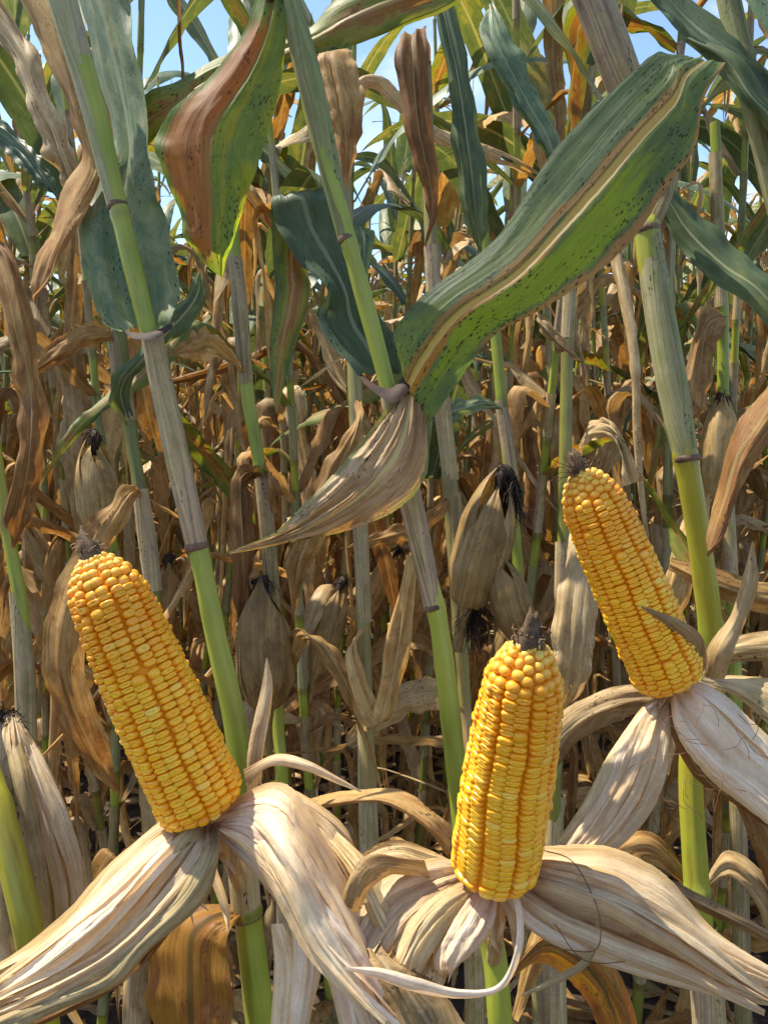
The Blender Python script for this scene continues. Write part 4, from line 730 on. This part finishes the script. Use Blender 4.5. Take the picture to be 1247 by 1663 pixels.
M5 = mid_plant('thin corn plant with green upper blades passing behind the broad speckled leaf', [(775, 300, 1.2, 9), (800, 500, 1.2, 9), (815, 660, 1.2, 9), (838, 880, 1.2, 9), (850, 1100, 1.2, 10), (870, 1400, 1.2, 10)], STALKG, sh=[[(813, 650, 1.2, 10), (825, 730, 1.2, 11), (835, 800, 1.2, 10)]], nodes=(660, 810),
    leaves=[([(815, 660, 1.2, 820, 665, 1.2, 0), (780, 645, 1.15, 790, 665, 1.15, .005), (720, 660, 1.12, 730, 685, 1.12, .006), (690, 690, 1.12, 692, 692, 1.12, 0)], GREEN2),
            ([(735, 100, 1.15, 760, 90, 1.15, 0), (690, -40, 1.1, 730, -20, 1.1, .01), (725, 130, 1.08, 760, 110, 1.08, .012), (740, 260, 1.08, 785, 250, 1.08, .012), (755, 350, 1.08, 790, 350, 1.08, .008), (780, 410, 1.08, 782, 410, 1.08, 0)], GREEN),
            ([(790, 20, 1.2, 800, 0, 1.2, 0), (780, 60, 1.15, 830, 60, 1.15, .01), (830, 160, 1.14, 870, 150, 1.14, .012), (870, 230, 1.14, 910, 220, 1.14, .008), (905, 290, 1.15, 912, 280, 1.15, 0)], GREEN2)], seed=7)
M6 = mid_plant('corn plant with brown crumpled leaves hanging beside the middle stalk near the top', [(545, -50, 1.0, 9), (555, 200, 1.0, 10), (575, 600, 1.0, 11), (590, 1000, 1.0, 11), (600, 1400, 1.0, 12)], STALKD, nodes=(230, 640, 1010), sh=[[(552, 60, 1.0, 12), (556, 230, 1.0, 12)], [(583, 800, 1.0, 13), (592, 1010, 1.0, 12)]],
    leaves=[([(548, 80, .98, 560, 75, .98, 0), (512, 90, .94, 575, 85, .94, .008), (525, 170, .93, 590, 170, .93, .010), (545, 240, .93, 580, 240, .93, .008), (560, 310, .93, 562, 310, .93, 0)], BROWN),
            ([(578, 640, 1.0, 585, 648, 1.0, 0), (570, 690, .95, 590, 680, .95, .008), (530, 740, .94, 575, 770, .94, .010), (500, 820, .93, 545, 850, .93, .010), (470, 900, .93, 500, 930, .93, .008), (475, 1000, .93, 478, 1000, .93, 0)], TAN),
            ([(590, 1010, 1.0, 596, 1018, 1.0, 0), (560, 1080, .95, 580, 1060, .95, .006), (600, 1180, .93, 640, 1160, .93, .010), (660, 900, .93, 680, 905, .93, .004)], TAN)], seed=8)
M7 = mid_plant('corn plant with pale closed ear and grey leaves behind the right stalk', [(1160, 200, 1.3, 8), (1172, 500, 1.3, 9), (1175, 700, 1.3, 9), (1190, 1000, 1.3, 10), (1200, 1400, 1.3, 10)], STALKG, nodes=(510, 760), sh=[[(1160, 250, 1.3, 10), (1170, 500, 1.3, 10)], [(1178, 780, 1.3, 11), (1188, 960, 1.3, 11)]],
    leaves=[([(1172, 760, 1.3, 1178, 770, 1.3, 0), (1130, 800, 1.25, 1160, 790, 1.25, .008), (1090, 900, 1.2, 1140, 900, 1.2, .012), (1060, 1010, 1.2, 1100, 1020, 1.2, .010), (1060, 1100, 1.2, 1062, 1100, 1.2, 0)], TAN),
            ([(1180, 510, 1.3, 1185, 520, 1.3, 0), (1140, 500, 1.25, 1160, 560, 1.25, .008), (1110, 620, 1.22, 1150, 640, 1.22, .012), (1090, 740, 1.22, 1092, 740, 1.22, 0)], BROWN)], seed=9)
mid_ear(M7, 1160, 820, 1172, 650, 1.25, 26, 37)
M8 = mid_plant('corn plant with broad grey dry leaf behind the tip of the most upright peeled ear', [(930, 300, 1.15, 9), (920, 600, 1.15, 10), (915, 900, 1.15, 11), (905, 1200, 1.15, 11), (900, 1400, 1.15, 11)], STALK, nodes=(560, 800, 1040), sh=[[(928, 400, 1.15, 11), (921, 550, 1.15, 11)], [(914, 880, 1.15, 13), (910, 1030, 1.15, 12)]],
    leaves=[([(916, 850, 1.12, 920, 858, 1.12, 0), (930, 840, 1.0, 960, 850, 1.0, .008), (910, 940, .95, 975, 950, .95, .012), (895, 1040, .93, 965, 1050, .93, .012), (900, 1110, .93, 950, 1110, .93, .008), (905, 1160, .95, 912, 1160, .95, 0)], GREY),
            ([(918, 790, 1.12, 922, 798, 1.12, 0), (950, 720, 1.0, 960, 690, 1.0, .006), (1000, 720, .95, 995, 690, .95, .006), (1010, 790, .95, 1045, 780, .95, 0)], GREY),
            ([(925, 560, 1.12, 930, 568, 1.12, 0), (870, 500, 1.05, 880, 540, 1.05, .006), (900, 545, 1.03, 910, 570, 1.03, .006), (950, 590, 1.03, 952, 592, 1.03, 0)], GREY)], seed=10)
mid_ear(M8, 900, 760, 902, 640, 1.4, 22, 39)

# ------------------------------------------------------------------ the field: rows parallel to the edge
protos = [make_plant(100+i*7) for i in range(12)]
used = [False]*len(protos); front = []
ORD = ['leftmost', 'second from the left', 'third from the left', 'fourth from the left', 'fifth from the left', 'sixth from the left', 'seventh from the left', 'eighth from the left', 'ninth from the left', 'tenth from the left', 'eleventh from the left', 'twelfth from the left']
frng = random.Random(5); cnt = 0
LBLS = [('drying corn plant in the nearest unbroken rank behind the three peeled ears', 'corn plants in the nearest rank of the field'),
        ('drying corn plant in the second or third rank behind the three peeled ears', 'corn plants in the second and third ranks'),
        ('small looking drying corn plant deep in the field behind the third rank', 'corn plants deep in the field')]
rows_ = [1.40, 1.85, 2.3, 2.8, 3.35, 3.9, 4.5, 5.1, 5.7, 6.3]
for ri, y in enumerate(rows_):
    half = (y*.52+.35)
    x = -half+frng.uniform(0, .1)
    while x < half:
        k = frng.randrange(len(protos))
        if not used[k]: o = protos[k]; used[k] = True
        else: o = copy_tree(protos[k])
        o.location = (x+frng.uniform(-.03, .03), y+frng.uniform(-.06, .06), 0)
        tl = .26 if frng.random() < .12 else .075
        o.rotation_euler = (frng.gauss(0, tl*.6), frng.gauss(0, tl)-.04, frng.uniform(0, 6.28)); s = frng.uniform(.9, 1.04); o.scale = (s, s, s)
        L_ = LBLS[0 if ri == 0 else 1 if ri < 3 else 2]; tag(o, L_[0], 'corn plant', L_[1]); cnt += 1
        if ri == 0: front.append(o)
        x += frng.uniform(.14, .235) if ri else frng.uniform(.2, .30)
for i, p in enumerate(protos):
    if not used[i]:
        for c in list(p.children_recursive)+[p]: bpy.data.objects.remove(c)
for o, w in zip(sorted(front, key=lambda q: q.location.x), ORD): o['label'] = 'drying corn plant '+w+' in the nearest full rank behind the peeled ears'
# far rows, a mass nobody could count
fm = MB(); srcs = []
for i in range(5):
    t = MB(); make_plant(900+i*3, hi=False, stuffmb=t); srcs.append((np.array(t.v), t))
for ri in range(9):
    y = 6.9+.75*ri; x = -(y*.52+.8)
    while x < y*.52+.8:
        V, t = srcs[frng.randrange(5)]; a = frng.uniform(0, 6.28); ca, sa = math.cos(a), math.sin(a); s = frng.uniform(.88, 1.03); b = len(fm.v)
        X = V[:, 0]*ca-V[:, 1]*sa; Y = V[:, 0]*sa+V[:, 1]*ca
        Vn = np.stack([X*s+x-.04*V[:, 2], Y*s+y+frng.uniform(-.1, .1), V[:, 2]*s], 1)
        fm.v.extend(map(tuple, Vn)); fm.f.extend([tuple(b+q for q in f) for f in t.f]); fm.un += t.un; fm.um += t.um; fm.at += t.at; fm.mi += t.mi
        x += frng.uniform(.15, .25)
tag(fm.build('distant_corn', [STALK, GREEN, GREEN2, MIXED, BROWN, TAN, GREY]), 'far rows of drying corn massed together beyond the nearer plants', 'corn field', kind='stuff')
# litter on the ground
lt = MB(); lr = random.Random(3)
for k in range(2600):
    x, y = lr.uniform(-3, 3), lr.uniform(.2, 5); a = lr.uniform(0, 6.28); L = lr.uniform(.05, .3); w = lr.uniform(.008, .035)
    d = Vector((math.cos(a), math.sin(a), 0)); s = Vector((-d.y, d.x, 0)); sd = lr.uniform(0, 99); rows = []
    for i in range(9):
        v = i/8; p = Vector((x, y, gz(x, y)+.012+.03*abs(nz3(v*2, sd))))+d*(v*L)+s*(.03*nz3(v*2, sd, 4))
        ww = w*(1-v**2*.8); rows.append([p-s*ww+Vector((0, 0, .01*nz3(v*3, sd, 1))), p, p+s*ww+Vector((0, 0, .012*nz3(v*3, sd, 2)))])
    lt.grid(rows, mat=lr.randrange(3))
tag(lt.build('leaf_litter', [BROWN, TAN, GREY]), 'fallen dry corn leaves scattered over the soil', 'leaf litter', kind='stuff')
